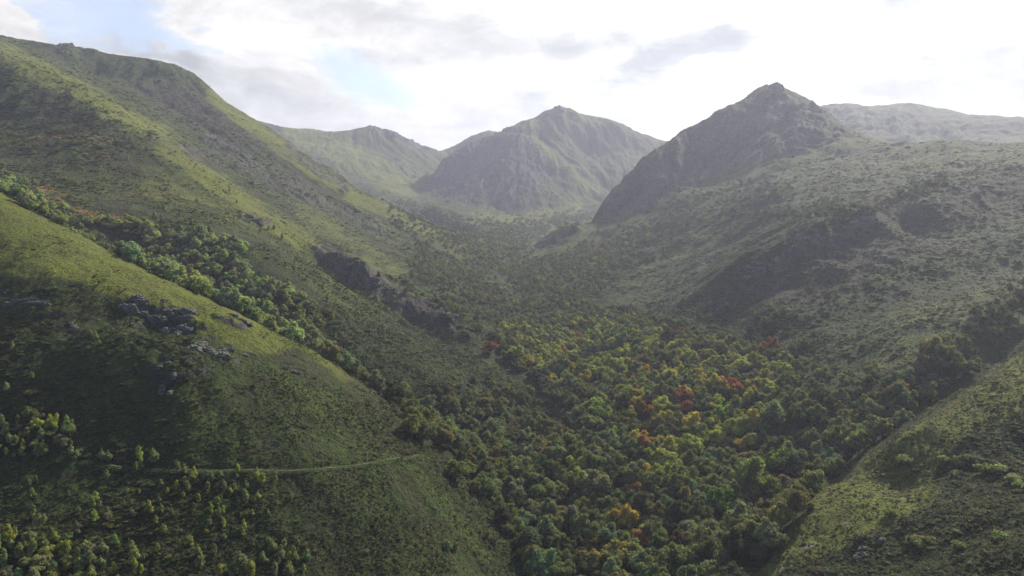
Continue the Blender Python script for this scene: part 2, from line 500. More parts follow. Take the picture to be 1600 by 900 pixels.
def seg_dist(pts, closed):
    best = np.full(cxs.shape, 1e9)
    inside = np.zeros(cxs.shape, bool)
    n = len(pts)
    for i in range(n if closed else n - 1):
        x0, y0 = pts[i]
        x1, y1 = pts[(i + 1) % n]
        dx, dy = x1 - x0, y1 - y0
        t = np.clip(((cxs - x0) * dx + (cys - y0) * dy) / max(dx * dx + dy * dy, 1e-6), 0, 1)
        best = np.minimum(best, np.hypot(cxs - x0 - t * dx, cys - y0 - t * dy))
        if closed:
            c = ((y0 > cys) != (y1 > cys))
            with np.errstate(divide='ignore', invalid='ignore'):
                xi = (x1 - x0) * (cys - y0) / (y1 - y0 if y1 != y0 else 1e-9) + x0
            inside ^= c & (cxs < xi)
    if closed:
        return np.where(inside, -best, best)
    return best


def sstep(v, a, b):
    t = np.clip((v - a) / (b - a), 0, 1)
    return t * t * (3 - 2 * t)

FIELD = {}


def area(name, pts, val=1.0, soft=14.0):
    f = FIELD.setdefault(name, np.zeros(cxs.shape))
    m = (1 - sstep(seg_dist(pts, True), -soft, soft)) * val
    FIELD[name] = np.maximum(f, m)


def stroke(name, pts, width, val=1.0, soft=None):
    f = FIELD.setdefault(name, np.zeros(cxs.shape))
    soft = soft or width * 0.6
    m = (1 - sstep(seg_dist(pts, False), max(width - soft, 0), width + soft)) * val
    FIELD[name] = np.maximum(f, m)


def clear(name, pts, val=1.0, soft=12.0):
    m = (1 - sstep(seg_dist(pts, True), -soft, soft)) * val
    FIELD[name] = FIELD[name] * (1 - m)

# woodland (density of trees)
area('wood', [(770, 525), (800, 500), (870, 500), (960, 485), (1040, 500), (1120, 535), (1235, 560), (1225, 640), (1210, 690), (1270, 735), (1245, 790), (1205, 850), (1165, 910), (1150, 960),
              (840, 960), (835, 900), (800, 840), (720, 760), (690, 690), (640, 640), (690, 640), (780, 680), (850, 700), (900, 690), (895, 650), (860, 620), (790, 570)], 1.0, 10)
area('wood', [(640, 640), (700, 600), (800, 610), (880, 660), (930, 720), (900, 760), (800, 720), (700, 690)], 0.55, 16)
area('wood', [(-40, 262), (60, 300), (130, 338), (230, 352), (290, 378), (340, 372), (385, 380), (385, 430), (470, 462), (500, 505), (560, 570), (640, 625), (700, 680), (690, 720), (600, 660), (450, 560),
              (380, 525), (200, 430), (100, 362), (0, 312), (-40, 300)], 0.95, 7)
clear('wood', [(90, 345), (150, 350), (230, 370), (225, 395), (160, 395), (100, 370)], 0.85, 5)
clear('wood', [(20, 285), (80, 300), (150, 330), (140, 345), (60, 318), (10, 298)], 0.6, 5)
area('wood', [(690, 345), (760, 345), (830, 345), (900, 330), (925, 345), (870, 358), (822, 392), (880, 398), (930, 362), (985, 352), (1010, 372), (990, 420), (920, 470), (960, 500), (860, 505), (790, 525),
              (760, 500), (700, 470), (640, 420), (650, 385)], 0.55, 14)
area('wood', [(640, 300), (700, 350), (720, 380), (690, 395), (640, 360), (600, 320)], 0.4, 14)
area('wood', [(560, 430), (640, 440), (720, 480), (760, 520), (700, 500), (620, 450)], 0.35, 12)
area('wood', [(1000, 500), (1120, 470), (1250, 500), (1330, 500), (1300, 580), (1230, 620), (1150, 560)], 0.30, 20)
area('wood', [(1190, 600), (1260, 570), (1330, 580), (1400, 600), (1330, 660), (1260, 720), (1200, 700)], 0.6, 14)
stroke('wood', [(1500, 568), (1440, 596), (1380, 644), (1330, 688), (1280, 736), (1235, 786), (1190, 835)], 25, 1.0, 9)
stroke('wood', [(1600, 470), (1550, 490), (1530, 510), (1480, 570)], 16, 0.55, 10)
stroke('wood', [(1170, 330), (1230, 338), (1310, 325)], 10, 0.5, 8)
stroke('wood', [(1340, 335), (1390, 320), (1440, 295), (1470, 285)], 8, 0.6, 6)
area('wood', [(980, 360), (1080, 300), (1200, 280), (1250, 300), (1180, 340), (1060, 370), (980, 430)], 0.22, 14)
area('wood', [(-40, 655), (60, 655), (110, 672), (130, 700), (90, 712), (-40, 712)], 0.9, 6)
area('wood', [(-40, 845), (60, 822), (120, 845), (175, 870), (180, 930), (-40, 930)], 1.0, 8)
clear('wood', [(815, 398), (850, 366), (900, 352), (930, 345), (935, 360), (880, 378), (840, 398)], 1.0, 4)
clear('wood', [(760, 440), (800, 438), (800, 455), (765, 455)], .8, 5)
CREST_LINE = [(-40, 285), (0, 300), (80, 345), (150, 385), (300, 455), (400, 502), (500, 557), (600, 622)]
# autumn colours in the wood
area('autumn', [(770, 525), (830, 520), (900, 500), (1000, 505), (1080, 530), (1160, 555), (1225, 560), (1215, 610), (1190, 690), (1120, 720), (1040, 745), (985, 720), (925, 660), (900, 620), (860, 600), (800, 570)], 1.0, 14)
area('autumn', [(900, 720), (1080, 720), (1100, 800), (1040, 870), (960, 900), (900, 850)], 0.35, 20)
# pale olive woodland of the upper valley and blue green of the gully
area('upper', [(600, 300), (700, 330), (950, 330), (1120, 330), (1050, 430), (960, 480), (800, 505), (700, 480), (600, 400)], 1.0, 30)
area('gullywood', [(-40, 255), (240, 345), (400, 370), (480, 470), (540, 560), (420, 560), (150, 420), (-40, 320)], 1.0, 25)
# bright grass
area('grass', [(-40, 290), (0, 300), (150, 385), (300, 455), (400, 502), (470, 550), (400, 548), (300, 512), (240, 480), (100, 440), (-40, 430)], 0.95, 16)
area('grass', [(0, 300), (150, 385), (300, 457), (420, 515), (330, 485), (200, 430), (60, 370), (-40, 330)], 1.0, 8)
area('grass', [(400, 540), (500, 560), (620, 640), (720, 740), (780, 830), (640, 700), (480, 640), (420, 600)], 0.15, 25)
stroke('grass', [(a, b + 10) for a, b in CREST_LINE[:6]], 20, 0.9, 12)
stroke('grass', [(400, 514), (470, 548), (540, 590)], 12, 0.5, 12)
area('grass', [(690, 345), (900, 335), (1000, 372), (920, 470), (790, 500), (660, 410)], 0.45, 20)
stroke('grass', [(0, 78), (130, 145), (240, 205), (300, 255), (420, 345), (490, 385)], 20, 0.75)
area('grass', [(200, 250), (300, 260), (420, 345), (500, 390), (420, 385), (330, 340), (230, 320)], 0.5, 25)
stroke('grass', [(330, 150), (400, 200), (450, 240), (560, 312), (650, 352), (720, 392)], 12, 0.8)
stroke('grass', [(480, 330), (560, 390), (620, 430)], 24, 0.5)
stroke('grass', [(460, 210), (540, 235), (600, 275), (640, 290)], 26, 0.7)
stroke('grass', [(822, 205), (850, 235), (890, 262), (930, 300)], 9, 0.9)
stroke('grass', [(830, 190), (875, 172), (930, 190)], 14, 0.5)
stroke('grass', [(740, 340), (800, 345), (870, 330), (900, 325)], 10, 0.7)
stroke('grass', [(975, 355), (1080, 300), (1200, 262), (1330, 235), (1500, 240), (1620, 240)], 34, 0.42)
area('grass', [(1000, 400), (1150, 330), (1300, 290), (1100, 400), (980, 450)], 0.45, 25)
area('grass', [(1620, 530), (1500, 610), (1400, 680), (1300, 745), (1205, 840), (1165, 910), (1330, 850), (1450, 770), (1500, 690), (1620, 640)], 0.85, 12)
area('grass', [(1400, 480), (1620, 400), (1620, 520), (1450, 580), (1330, 600)], 0.45, 30)
stroke('grass', [(640, 345), (600, 310), (690, 372)], 12, 0.5)
# bracken turning yellow and orange
stroke('bracken', [(-20, 268), (30, 284), (70, 298), (95, 306)], 10.5, 0.80)
stroke('bracken', [(60, 312), (100, 322), (150, 335), (190, 345)], 10.5, 0.80)
stroke('bracken', [(20, 222), (60, 216), (105, 212), (170, 216)], 7.5, 0.72)
area('bracken', [(120, 300), (240, 290), (330, 300), (300, 325), (200, 320), (130, 315)], 0.62, 12)
area('bracken', [(140, 225), (220, 235), (260, 260), (190, 280), (150, 260)], 0.5, 12)
area('bracken', [(1440, 640), (1500, 610), (1560, 590), (1600, 580), (1580, 600), (1480, 640)], 0.7, 8)
stroke('bracken', [(470, 350), (560, 420)], 13.5, 0.32)
area('bracken', [(620, 240), (680, 260), (640, 300), (560, 280)], 0.35, 14)
stroke('bracken', [(1420, 200), (1500, 205), (1600, 210)], 15.0, 0.32)
stroke('bracken', [(1270, 260), (1330, 250)], 9.0, 0.40)
# rock
area('rock', [(936, 345), (955, 300), (1020, 240), (1100, 188), (1196, 138), (1270, 170), (1335, 215), (1260, 238), (1150, 268), (1050, 305), (990, 342)], 0.95, 9)
area('rock', [(652, 298), (690, 255), (718, 234), (800, 196), (845, 222), (860, 270), (850, 300), (800, 335), (720, 318)], 0.95, 9)
area('rock', [(860, 190), (930, 190), (1010, 215), (960, 270), (935, 300), (880, 245)], 0.4, 14)
stroke('rock', [(505, 395), (560, 425), (640, 478), (700, 505)], 20, 1.0, 8)
stroke('rock', [(700, 480), (745, 522), (800, 560)], 12, 0.6)
area('rock', [(560, 470), (700, 520), (800, 590), (780, 620), (640, 560)], 0.25, 20)
stroke('rock', [(235, 215), (290, 235), (350, 262)], 9, 0.9)
stroke('rock', [(330, 215), (400, 262), (470, 300), (530, 335), (590, 362)], 17, 0.85)
stroke('rock', [(450, 232), (480, 255), (540, 295)], 9, 0.9)
stroke('rock', [(450, 300), (560, 350), (640, 390)], 12, 0.4)
area('rock', [(0, 85), (90, 100), (170, 150), (260, 165), (200, 190), (90, 180), (0, 140)], 0.45, 20)
area('rock', [(170, 100), (300, 130), (350, 190), (440, 250), (380, 250), (250, 180)], 0.35, 22)
stroke('rock', [(375, 340), (415, 345)], 9, 1.0)
area('rock', [(190, 490), (215, 462), (290, 470), (330, 500), (400, 555), (370, 585), (300, 600), (275, 620), (240, 590), (200, 540)], 0.62, 12)
area('rock', [(-20, 465), (60, 462), (120, 480), (150, 520), (120, 560), (60, 560), (-20, 540)], 0.5, 18)
stroke('rock', [(350, 488), (370, 496), (390, 508)], 6, 0.9)
stroke('rock', [(440, 575), (470, 585)], 5, 0.7)
area('rock', [(1075, 505), (1160, 440), (1240, 382), (1300, 350), (1390, 342), (1420, 380), (1400, 420), (1300, 430), (1240, 450), (1160, 480)], 0.85, 12)
area('rock', [(1380, 340), (1600, 255), (1600, 300), (1450, 380)], 0.35, 18)
stroke('rock', [(1255, 700), (1320, 662), (1405, 632)], 12, 0.8)
stroke('rock', [(1290, 745), (1370, 690)], 6, 0.35)
area('rock', [(818, 396), (845, 372), (880, 356), (925, 350), (900, 368), (860, 392)], 0.9, 5)
area('rock', [(765, 440), (795, 440), (800, 452), (770, 452)], 0.8, 5)
stroke('rock', [(585, 198), (618, 208), (645, 228), (668, 238)], 7, 0.8)
area('rock', [(1270, 170), (1420, 180), (1420, 220), (1340, 215)], 0.4, 12)
stroke('rock', [(96, 73), (115, 76)], 5, 1.0)
area('rock', [(1300, 850), (1380, 830), (1440, 850), (1350, 880)], 0.45, 12)
stroke('rock', [(620, 260), (660, 290)], 10, 0.5)
area('rock', [(600, 770), (660, 770), (680, 830), (620, 830)], 0.3, 14)
# pale stone and dry grass
stroke('pale', [(1195, 895), (1250, 850), (1300, 830), (1330, 812)], 9.5, 0.80)
stroke('pale', [(1440, 645), (1500, 618), (1600, 580)], 6, 0.55)
stroke('pale', [(1160, 440), (1200, 420), (1240, 388), (1300, 355), (1340, 345)], 7.6, 0.80)
stroke('pale', [(1260, 690), (1320, 660), (1380, 640)], 9.5, 0.56)
stroke('pale', [(1380, 800), (1440, 780)], 7.6, 0.64)
stroke('pale', [(1470, 720), (1500, 710)], 7.6, 0.48)
stroke('pale', [(395, 480), (330, 500), (270, 480)], 15.2, 0.24)
stroke('pale', [(720, 300), (680, 275)], 7.6, 0.48)
stroke('pale', [(690, 500), (750, 530)], 5.7, 0.56)
# dark broom and tree heath
area('broom', [(1250, 900), (1330, 855), (1450, 800), (1500, 730), (1620, 650), (1620, 960), (1200, 960)], 0.95, 16)
area('broom', [(-40, 480), (60, 500), (190, 560), (260, 640), (330, 720), (420, 760), (480, 830), (480, 960), (-40, 960)], 0.75, 30)
area('broom', [(190, 470), (300, 480), (370, 560), (330, 620), (200, 600), (120, 520)], 0.7, 20)
area('broom', [(580, 780), (760, 860), (760, 960), (500, 960)], 0.5, 30)
area('broom', [(1050, 480), (1300, 440), (1450, 380), (1600, 300), (1600, 360), (1400, 470), (1250, 560), (1050, 540)], 0.55, 25)
area('broom', [(0, 130), (200, 160), (200, 250), (0, 210)], 0.45, 25)
area('broom', [(560, 450), (760, 560), (860, 650), (780, 680), (600, 600), (480, 470)], 0.5, 25)
# dense green scrub
area('purple', [(1000, 480), (1150, 410), (1260, 350), (1400, 330), (1620, 250), (1620, 330), (1450, 400), (1330, 450), (1200, 520), (1050, 530)], 0.9, 25)
area('purple', [(560, 470), (660, 520), (820, 640), (780, 660), (640, 600), (560, 540)], 0.5, 25)
area('purple', [(170, 100), (330, 140), (440, 240), (360, 250), (240, 180)], 0.6, 25)
area('scrub', [(1620, 535), (1500, 610), (1400, 672), (1290, 745), (1220, 820), (1160, 890), (1140, 960), (1620, 960)], 0.62, 12)
area('scrub', [(1300, 560), (1400, 500), (1620, 400), (1620, 550), (1500, 610), (1400, 640), (1290, 720), (1230, 700)], 0.75, 25)
area('scrub', [(560, 640), (650, 650), (720, 730), (830, 860), (850, 960), (700, 960), (760, 860), (660, 740), (600, 700)], 0.9, 20)
area('scrub', [(480, 470), (600, 520), (740, 560), (880, 650), (900, 700), (760, 690), (640, 640), (540, 560)], 0.9, 20)
area('scrub', [(940, 500), (1100, 460), (1300, 470), (1380, 480), (1300, 600), (1240, 620), (1100, 540), (960, 520)], 0.8, 20)
area('scrub', [(620, 390), (760, 440), (960, 380), (1050, 340), (1180, 300), (1250, 300), (1180, 360), (1000, 450), (900, 520), (760, 540), (640, 450)], 0.6, 25)
area('scrub', [(-40, 580), (120, 620), (260, 690), (420, 745), (480, 800), (500, 960), (-40, 960)], 0.55, 25)
area('broom', [(1000, 300), (1330, 235), (1620, 235), (1620, 420), (1300, 560), (1000, 500), (900, 420)], 0.5, 30)
area('broom', [(300, 600), (560, 590), (760, 780), (820, 900), (500, 900), (300, 740)], 0.45, 40)
area('scrub', [(1000, 300), (1330, 245), (1620, 245), (1620, 400), (1380, 470), (1000, 450)], 0.5, 30)
area('scrub', [(0, 100), (150, 140), (220, 220), (120, 260), (0, 240)], 0.4, 25)
for nm in ('scrub', 'purple', 'wood', 'autumn', 'upper', 'gullywood', 'grass', 'bracken', 'rock', 'pale', 'broom'):
    FIELD[nm] = FIELD[nm].astype(np.float32)
NAMES = list(FIELD)


def project(x, y, z):
    dep = y * cos(PITCH) - z * sin(PITCH)
    dep = np.where(dep < 1, 1, dep)
    u = y * sin(PITCH) + z * cos(PITCH)
    return 800 + FPX * x / dep, 450 - FPX * u / dep


def look(field, px, py):
    fx = np.clip(px / 4 - 0.5, 0, CW_ - 1.001)
    fy = np.clip(py / 4 - 0.5, 0, CH_ - 1.001)
    ix = fx.astype(np.int32)
    iy = fy.astype(np.int32)
    fx = fx - ix
    fy = fy - iy
    return (field[iy, ix] * (1 - fx) + field[iy, ix + 1] * fx) * (1 - fy) + (field[iy + 1, ix] * (1 - fx) + field[iy + 1, ix + 1] * fx) * fy


def visible(H):
    e = H / RR
    run = np.maximum.accumulate(e, axis=0)
    return e >= run - 0.0004


def sheet_masks(H):
    vis = visible(H)
    vis[:40] = True
    # masks hold for the ground in view; ground hidden behind a crest takes what is nearest to it along the line of sight
    px, py = project(GXW, GYW, H)
    jx = fbm(GXW, GYW, 60, 4) * 26 * np.clip(500 / RR, 0.35, 1.6)
    jy = fbm(GXW + 991, GYW - 77, 60, 4) * 14 * np.clip(500 / RR, 0.35, 1.6)
    idx = np.arange(NR)[:, None]
    last = np.maximum.accumulate(np.where(vis, idx, 0), axis=0)
    nxt = np.minimum.accumulate(np.where(vis, idx, NR - 1)[::-1], axis=0)[::-1]
    use_next = (nxt - idx) < (idx - last)
    src = np.where(use_next & (nxt < NR - 1), nxt, last)
    out = {}
    side = (np.abs(TT) < radians(75)) | (TT > radians(285))
    for nm in NAMES:
        f = look(FIELD[nm], px + jx, py + jy).astype(np.float32)
        f = np.take_along_axis(f, src, axis=0)
        out[nm] = np.where(side, f, 0.2 if nm in ('grass', 'broom') else 0.0).astype(np.float32)
    return out, vis

M0, vis0 = sheet_masks(H0)
rk = M0['rock']
# ribs and rills that run down the fall line: noise averaged along the slope direction
gr_r = np.gradient(H0, R_, axis=0)
gr_t = np.gradient(H0, TH, axis=1) / RR
sx_ = gr_r * np.sin(TT) + gr_t * np.cos(TT)
sy_ = gr_r * np.cos(TT) - gr_t * np.sin(TT)
SLOPE = np.hypot(sx_, sy_)
sx_ = sx_ / (SLOPE + 0.05)
sy_ = sy_ / (SLOPE + 0.05)
streak = np.zeros(H0.shape, np.float32)
streak2 = np.zeros(H0.shape, np.float32)
for k_ in range(-3, 4):
    ax_, ay_ = GXW + sx_ * k_ * 17, GYW + sy_ * k_ * 17
    streak += perlin(ax_ / 46, ay_ / 46) + 0.5 * perlin(ax_ / 21 + 7, ay_ / 21)
    bx_, by_ = GXW + sx_ * k_ * 6, GYW + sy_ * k_ * 6
    streak2 += perlin(bx_ / 13 + 40, by_ / 13) + 0.5 * perlin(bx_ / 6 + 7, by_ / 6)
streak /= 4.0
streak2 /= 4.0
far = np.clip((RR - 450) / 2200, 0, 1)
# broad folds, side gullies and crags
nz = fbm(GXW, GYW, 170, 3, 0.5) * (3.0 + 12 * far)
rightside = sstep(TT, 0.10, 0.22) * (TT < 1.0) * sstep(RR, 480, 620) * (1 - sstep(RR, 1500, 1900))
nz += streak * (1.8 + 9.0 * far + 5.0 * rightside) * np.clip(SLOPE * 1.8, 0.1, 1) * (1 - 0.55 * M0['grass']) + streak2 * (0.9 + 2.0 * far) * np.clip(SLOPE * 1.8, 0.1, 1)
wx = fbm(GXW + 500, GYW, 120, 2) * 30
wy = fbm(GXW, GYW + 900, 120, 2) * 30
rid = fbm(GXW + wx, GYW + wy, 95, 4, 0.5, True)
nz += (rid - 0.35) * (2.2 + 9 * far) * (0.6 + 0.7 * rk)
crag = fbm(GXW + wx * 0.4, GYW + wy * 0.4, 34, 5, 0.6, True)
crag2 = fbm(GXW * 0.8 - GYW * 0.35, GYW * 1.6 + GXW * 0.5, 22, 4, 0.55, True)
nz += rk * ((crag - 0.25) * (3.0 + 13 * far) + (crag2 - 0.3) * 2.4)
nz += fbm(GXW, GYW, 26, 4, 0.6) * (1.5 + 1.6 * M0['broom'] * np.clip(1 - RR / 700, 0, 1)) + fbm(GXW + 50, GYW, 6, 3, 0.6) * 0.7 * (1 - far) * (1 - 0.6 * M0['grass'])
H1 = H0 + nz
H1[0:1] = H1[0:1].mean()
# ledged rock
led = rk * np.clip(1 - RR / 1400, 0, 1)
stepz = 5.0
q = H1 / stepz + fbm(GXW, GYW, 40, 3) * 1.2
fq = q - np.floor(q)
H1 += led * (sstep(fq, 0.15, 0.75) - fq) * stepz * 0.55

# the footpath is a narrow bench cut across the near spur
PATH_PX = [(118, 716), (150, 724), (175, 727), (205, 731), (240, 733), (290, 735), (330, 736), (380, 735.5), (430, 736), (480, 735), (520, 732), (560, 727), (600, 721), (630, 715), (655, 709)]


def col_of(az):
    return np.interp(az, TH[:NT_F], np.arange(NT_F))


def height_at(x, y, H=None):
    H = HT if H is None else H
    x = np.atleast_1d(np.asarray(x, float))
    y = np.atleast_1d(np.asarray(y, float))
    r = np.hypot(x, y)
    a = np.arctan2(x, y)
    a = np.where(a < TH[0], a + 2 * pi, a)
    fi = np.interp(np.log(np.maximum(r, 25)), LOGR, np.arange(NR))
    fj = np.interp(a, TH, np.arange(NTH))
    i = np.minimum(fi.astype(int), NR - 2)
    j = np.minimum(fj.astype(int), NTH - 2)
    u = fi - i
    v = fj - j
    return (H[i, j] * (1 - u) + H[i + 1, j] * u) * (1 - v) + (H[i, j + 1] * (1 - u) + H[i + 1, j + 1] * u) * v


def grid_ij(x, y):
    r = np.hypot(x, y)
    a = np.arctan2(x, y)
    a = np.where(a < TH[0], a + 2 * pi, a)
    fi = np.interp(np.log(np.maximum(r, 25)), LOGR, np.arange(NR)) + 0.5
    fj = np.interp(a, TH, np.arange(NTH)) + 0.5
    return np.minimum(fi.astype(int), NR - 1), np.minimum(fj.astype(int), NTH - 1)


def ground_at(px, py, H=None, rmin=130.0):
    """first ground met by the line of sight of a photo pixel"""
    H = HT if H is None else H
    d = ray(px, py)
    az = math.atan2(d.x, d.y)
    sl = d.z / math.hypot(d.x, d.y)
    j = int(round(float(col_of(az))))
    i0 = int(np.searchsorted(R_, rmin))
    e = H[i0:, j] / R_[i0:]
    k = np.argmax(e >= sl)
    if not (e[k] >= sl):
        return None
    i = i0 + int(k)
    if i > 0 and e[k] != e[max(k - 1, 0)]:
        f = (sl - e[k - 1]) / (e[k] - e[k - 1]) if k > 0 else 1.0
        r = R_[i - 1] + (R_[i] - R_[i - 1]) * min(max(f, 0), 1)
    else:
        r = R_[i]
    x, y = r * sin(az), r * cos(az)
    return x, y, float(height_at(x, y, H)[0])

pp = [ground_at(px, py, H1) for px, py in PATH_PX]
pp = np.array([p for p in pp if p is not None])
# smooth and resample
tt = np.r_[0, np.cumsum(np.hypot(np.diff(pp[:, 0]), np.diff(pp[:, 1])))]
ts = np.arange(0, tt[-1], 0.8)
ker = np.hanning(41)
ker /= ker.sum()


def smooth(v):
    return np.convolve(np.pad(v, 20, mode='edge'), ker, 'valid')
PX_, PY_ = smooth(np.interp(ts, tt, pp[:, 0])), smooth(np.interp(ts, tt, pp[:, 1]))
PZ_ = smooth(height_at(PX_, PY_, H1))
bi, bj = np.where((RR > PY_.min() * 0.85) & (RR < PY_.max() * 1.35) & (TT < PX_.max() / PY_.min() + 0.1) & (TT > math.atan2(PX_.min(), PY_.min()) - 0.1))
gx, gy = GXW[bi, bj], GYW[bi, bj]
for s in range(0, len(gx), 50000):
    d2 = (gx[s:s + 50000, None] - PX_[None, ::2]) ** 2 + (gy[s:s + 50000, None] - PY_[None, ::2]) ** 2
    k = d2.argmin(1)
    d = np.sqrt(d2[np.arange(len(k)), k])
    wgt = 1 - sstep(d, 1.0, 3.0)
    zz = PZ_[::2][k]
    ii, jj = bi[s:s + 50000], bj[s:s + 50000]
    H1[ii, jj] = H1[ii, jj] * (1 - wgt) + zz * wgt
HT = H1
MK, VIS = sheet_masks(HT)
# the near spur's crest parts open grass on the near side from woodland in the gully behind it
cr = np.array(CREST['near_spur'])
cr_a, cr_r = np.arctan2(cr[:, 0], cr[:, 1]), np.hypot(cr[:, 0], cr[:, 1])
o_ = np.argsort(cr_a)
rc_ = np.interp(TT, cr_a[o_], cr_r[o_])
inband = (TT > cr_a.min()) & (TT < math.atan2(P(640, 650, 355)[0], 355.0))
front = inband & (RR < rc_ + 5) & (RR > rc_ - 75)
behind_ = inband & (RR >= rc_ + 5) & (RR < rc_ + 62)
MK['wood'][front] = 0
gull = sstep(RR, rc_ + 4, rc_ + 14) * (1 - 0.75 * sstep(-TT, 0.45, 0.53))
MK['wood'] = np.where(behind_, np.maximum(MK['wood'], 0.95 * gull), MK['wood']).astype(np.float32)
MK['gullywood'] = np.where(behind_, 1.0, MK['gullywood']).astype(np.float32)
MK['streak'] = np.clip(0.5 + 0.5 * streak + 0.35 * streak2, 0, 1).astype(np.float32)


# ------------------------------------------------------------------ materials of the ground
def new_mat(name):
    m = bpy.data.materials.new(name)
    m.use_nodes = True
    return m, NT(m.node_tree)


def ground_material():
    m, t = new_mat('hillside')
    geo = t.add('ShaderNodeNewGeometry')
    pos = geo.outputs['Position']
    nrm = t.add('ShaderNodeSeparateXYZ')
    t.set(nrm.inputs[0], geo.outputs['True Normal'])
    big = t.noise(pos, 0.010, 5, 0.6)
    mid = t.noise(pos, 0.055, 6, 0.65)
    # slightly stretched along the slope, like sheep tracks and heather bands
    sp = t.add('ShaderNodeMapping')
    t.set(sp.inputs[0], pos)
    sp.inputs['Scale'].default_value = (0.35, 0.6, 1.6)
    band = t.noise(sp.outputs[0], 0.22, 5, 0.65)
    fine = t.noise(pos, 0.45, 5, 0.7)
    grain = t.noise(pos, 1.9, 4, 0.75)
    tuft = t.add('ShaderNodeTexVoronoi')
    t.set(tuft.inputs['Vector'], t.vm('ADD', pos, t.vm('SCALE', t.noise(pos, 0.8, 2, 0.5, col=True), scale=1.4)))
    tuft.inputs['Scale'].default_value = 0.6
    strk = t.attr('streak')
    heath = t.mix(t.ramp(t.m('ADD', t.m('MULTIPLY', mid, 0.6), t.m('MULTIPLY', strk, 0.4)), 0.38, 0.62), (0.024, 0.038, 0.009), (0.058, 0.082, 0.015))
    heath = t.mix(t.m('MULTIPLY', t.ramp(t.m('SUBTRACT', t.m('MULTIPLY', band, 1.6), t.m('MULTIPLY', strk, 0.6)), 0.42, 0.70), 0.6), heath, (0.052, 0.044, 0.024))
    heath = t.mix(t.m('MULTIPLY', t.ramp(fine, 0.50, 0.68), 0.6), heath, (0.080, 0.106, 0.028))
    heath = t.mix(t.m('MULTIPLY', t.ramp(grain, 0.52, 0.7), 0.55), heath, (0.022, 0.030, 0.012))
    grass = t.mix(t.ramp(fine, 0.35, 0.65), (0.100, 0.124, 0.016), (0.158, 0.172, 0.028))
    grass = t.mix(t.m('MULTIPLY', t.ramp(band, 0.46, 0.66), 0.55), grass, (0.110, 0.098, 0.034))
    grass = t.mix(t.m('MULTIPLY', t.ramp(grain, 0.48, 0.68), 0.5), grass, (0.058, 0.070, 0.018))
    broom = t.mix(t.ramp(fine, 0.35, 0.65), (0.017, 0.034, 0.009), (0.046, 0.074, 0.014))
    broom = t.mix(t.m('MULTIPLY', t.ramp(band, 0.52, 0.66), 0.5), broom, (0.065, 0.046, 0.032))
    brack = t.mix(t.ramp(fine, 0.35, 0.6), (0.19, 0.15, 0.040), (0.22, 0.12, 0.040))
    rockc = t.mix(t.ramp(t.noise(pos, 0.16, 7, 0.7), 0.35, 0.66), (0.044, 0.039, 0.044), (0.115, 0.104, 0.106))
    rockc = t.mix(0.7, rockc, t.mix(t.ramp(t.m('ADD', strk, t.m('SUBTRACT', t.noise(pos, 0.035, 6, 0.7), 0.5)), 0.25, 0.75), (0.55, 0.5, 0.56), (1.3, 1.26, 1.2)), 'MULTIPLY')
    rockc = t.mix(t.m('MULTIPLY', t.ramp(grain, 0.5, 0.7), 0.6), rockc, (0.13, 0.125, 0.12))
    rockc = t.mix(t.m('MULTIPLY', t.ramp(fine, 0.45, 0.62), 0.55), rockc, (0.050, 0.060, 0.028))
    palec = t.mix(t.ramp(fine, 0.35, 0.65), (0.15, 0.135, 0.085), (0.30, 0.27, 0.20))
    litter = t.mix(t.ramp(fine, 0.35, 0.65), (0.022, 0.034, 0.012), (0.038, 0.046, 0.018))

    def brk(name, lo, hi, nz, amt):
        v = t.m('ADD', t.attr(name), t.m('MULTIPLY', t.m('SUBTRACT', nz, 0.5), amt))
        return t.ramp(v, lo, hi)
    heath = t.mix(brk('purple', 0.25, 0.9, mid, 0.9), heath, t.mix(t.ramp(fine, 0.35, 0.65), (0.034, 0.024, 0.026), (0.060, 0.044, 0.040)))
    patch = t.noise(pos, 0.16, 7, 0.72)
    c = heath
    c = t.mix(brk('broom', 0.30, 0.75, mid, 1.1), c, broom)
    c = t.mix(t.m('MULTIPLY', brk('scrub', 0.25, 0.75, mid, 0.8), 0.8), c, broom)
    c = t.mix(brk('grass', 0.25, 0.80, mid, 1.1), c, grass)
    c = t.mix(brk('wood', 0.35, 0.80, mid, 0.5), c, litter)
    c = t.mix(brk('bracken', 0.62, 0.95, patch, 1.8), c, brack)
    steep = t.ramp(nrm.outputs[2], 0.80, 0.58)
    rockf = t.m('MULTIPLY', t.attr('rock'), t.m('ADD', 0.42, t.m('MULTIPLY', steep, 0.8)))
    rockf = t.m('ADD', rockf, t.m('MULTIPLY', t.m('SUBTRACT', fine, 0.5), t.m('MULTIPLY', t.attr('rock'), 1.3)))
    rockf = t.ramp(rockf, 0.30, 0.62)
    c = t.mix(rockf, c, rockc)
    c = t.mix(brk('pale', 0.72, 1.0, patch, 1.6), c, palec)
    c = t.mix(0.5, c, t.mix(t.ramp(big, 0.35, 0.65), (0.72, 0.74, 0.80), (1.25, 1.22, 1.15)), 'MULTIPLY')
    b = t.add('ShaderNodeBsdfPrincipled')
    t.set(b.inputs['Base Color'], c)
    b.inputs['Roughness'].default_value = 0.95
    b.inputs['Specular IOR Level'].default_value = 0.15
    h = t.m('ADD', t.m('MULTIPLY', fine, 1.5), t.m('MULTIPLY', grain, 0.55))
    h = t.m('ADD', h, t.m('MULTIPLY', tuft.outputs['Distance'], -0.35))
    bump = t.add('ShaderNodeBump')
    bump.inputs['Strength'].default_value = 0.9
    bump.inputs['Distance'].default_value = 1.8
    t.set(bump.inputs['Height'], h)
    t.set(b.inputs['Normal'], bump.outputs[0])
    o = t.add('ShaderNodeOutputMaterial')
    t.l.new(b.outputs[0], o.inputs[0])
    return m


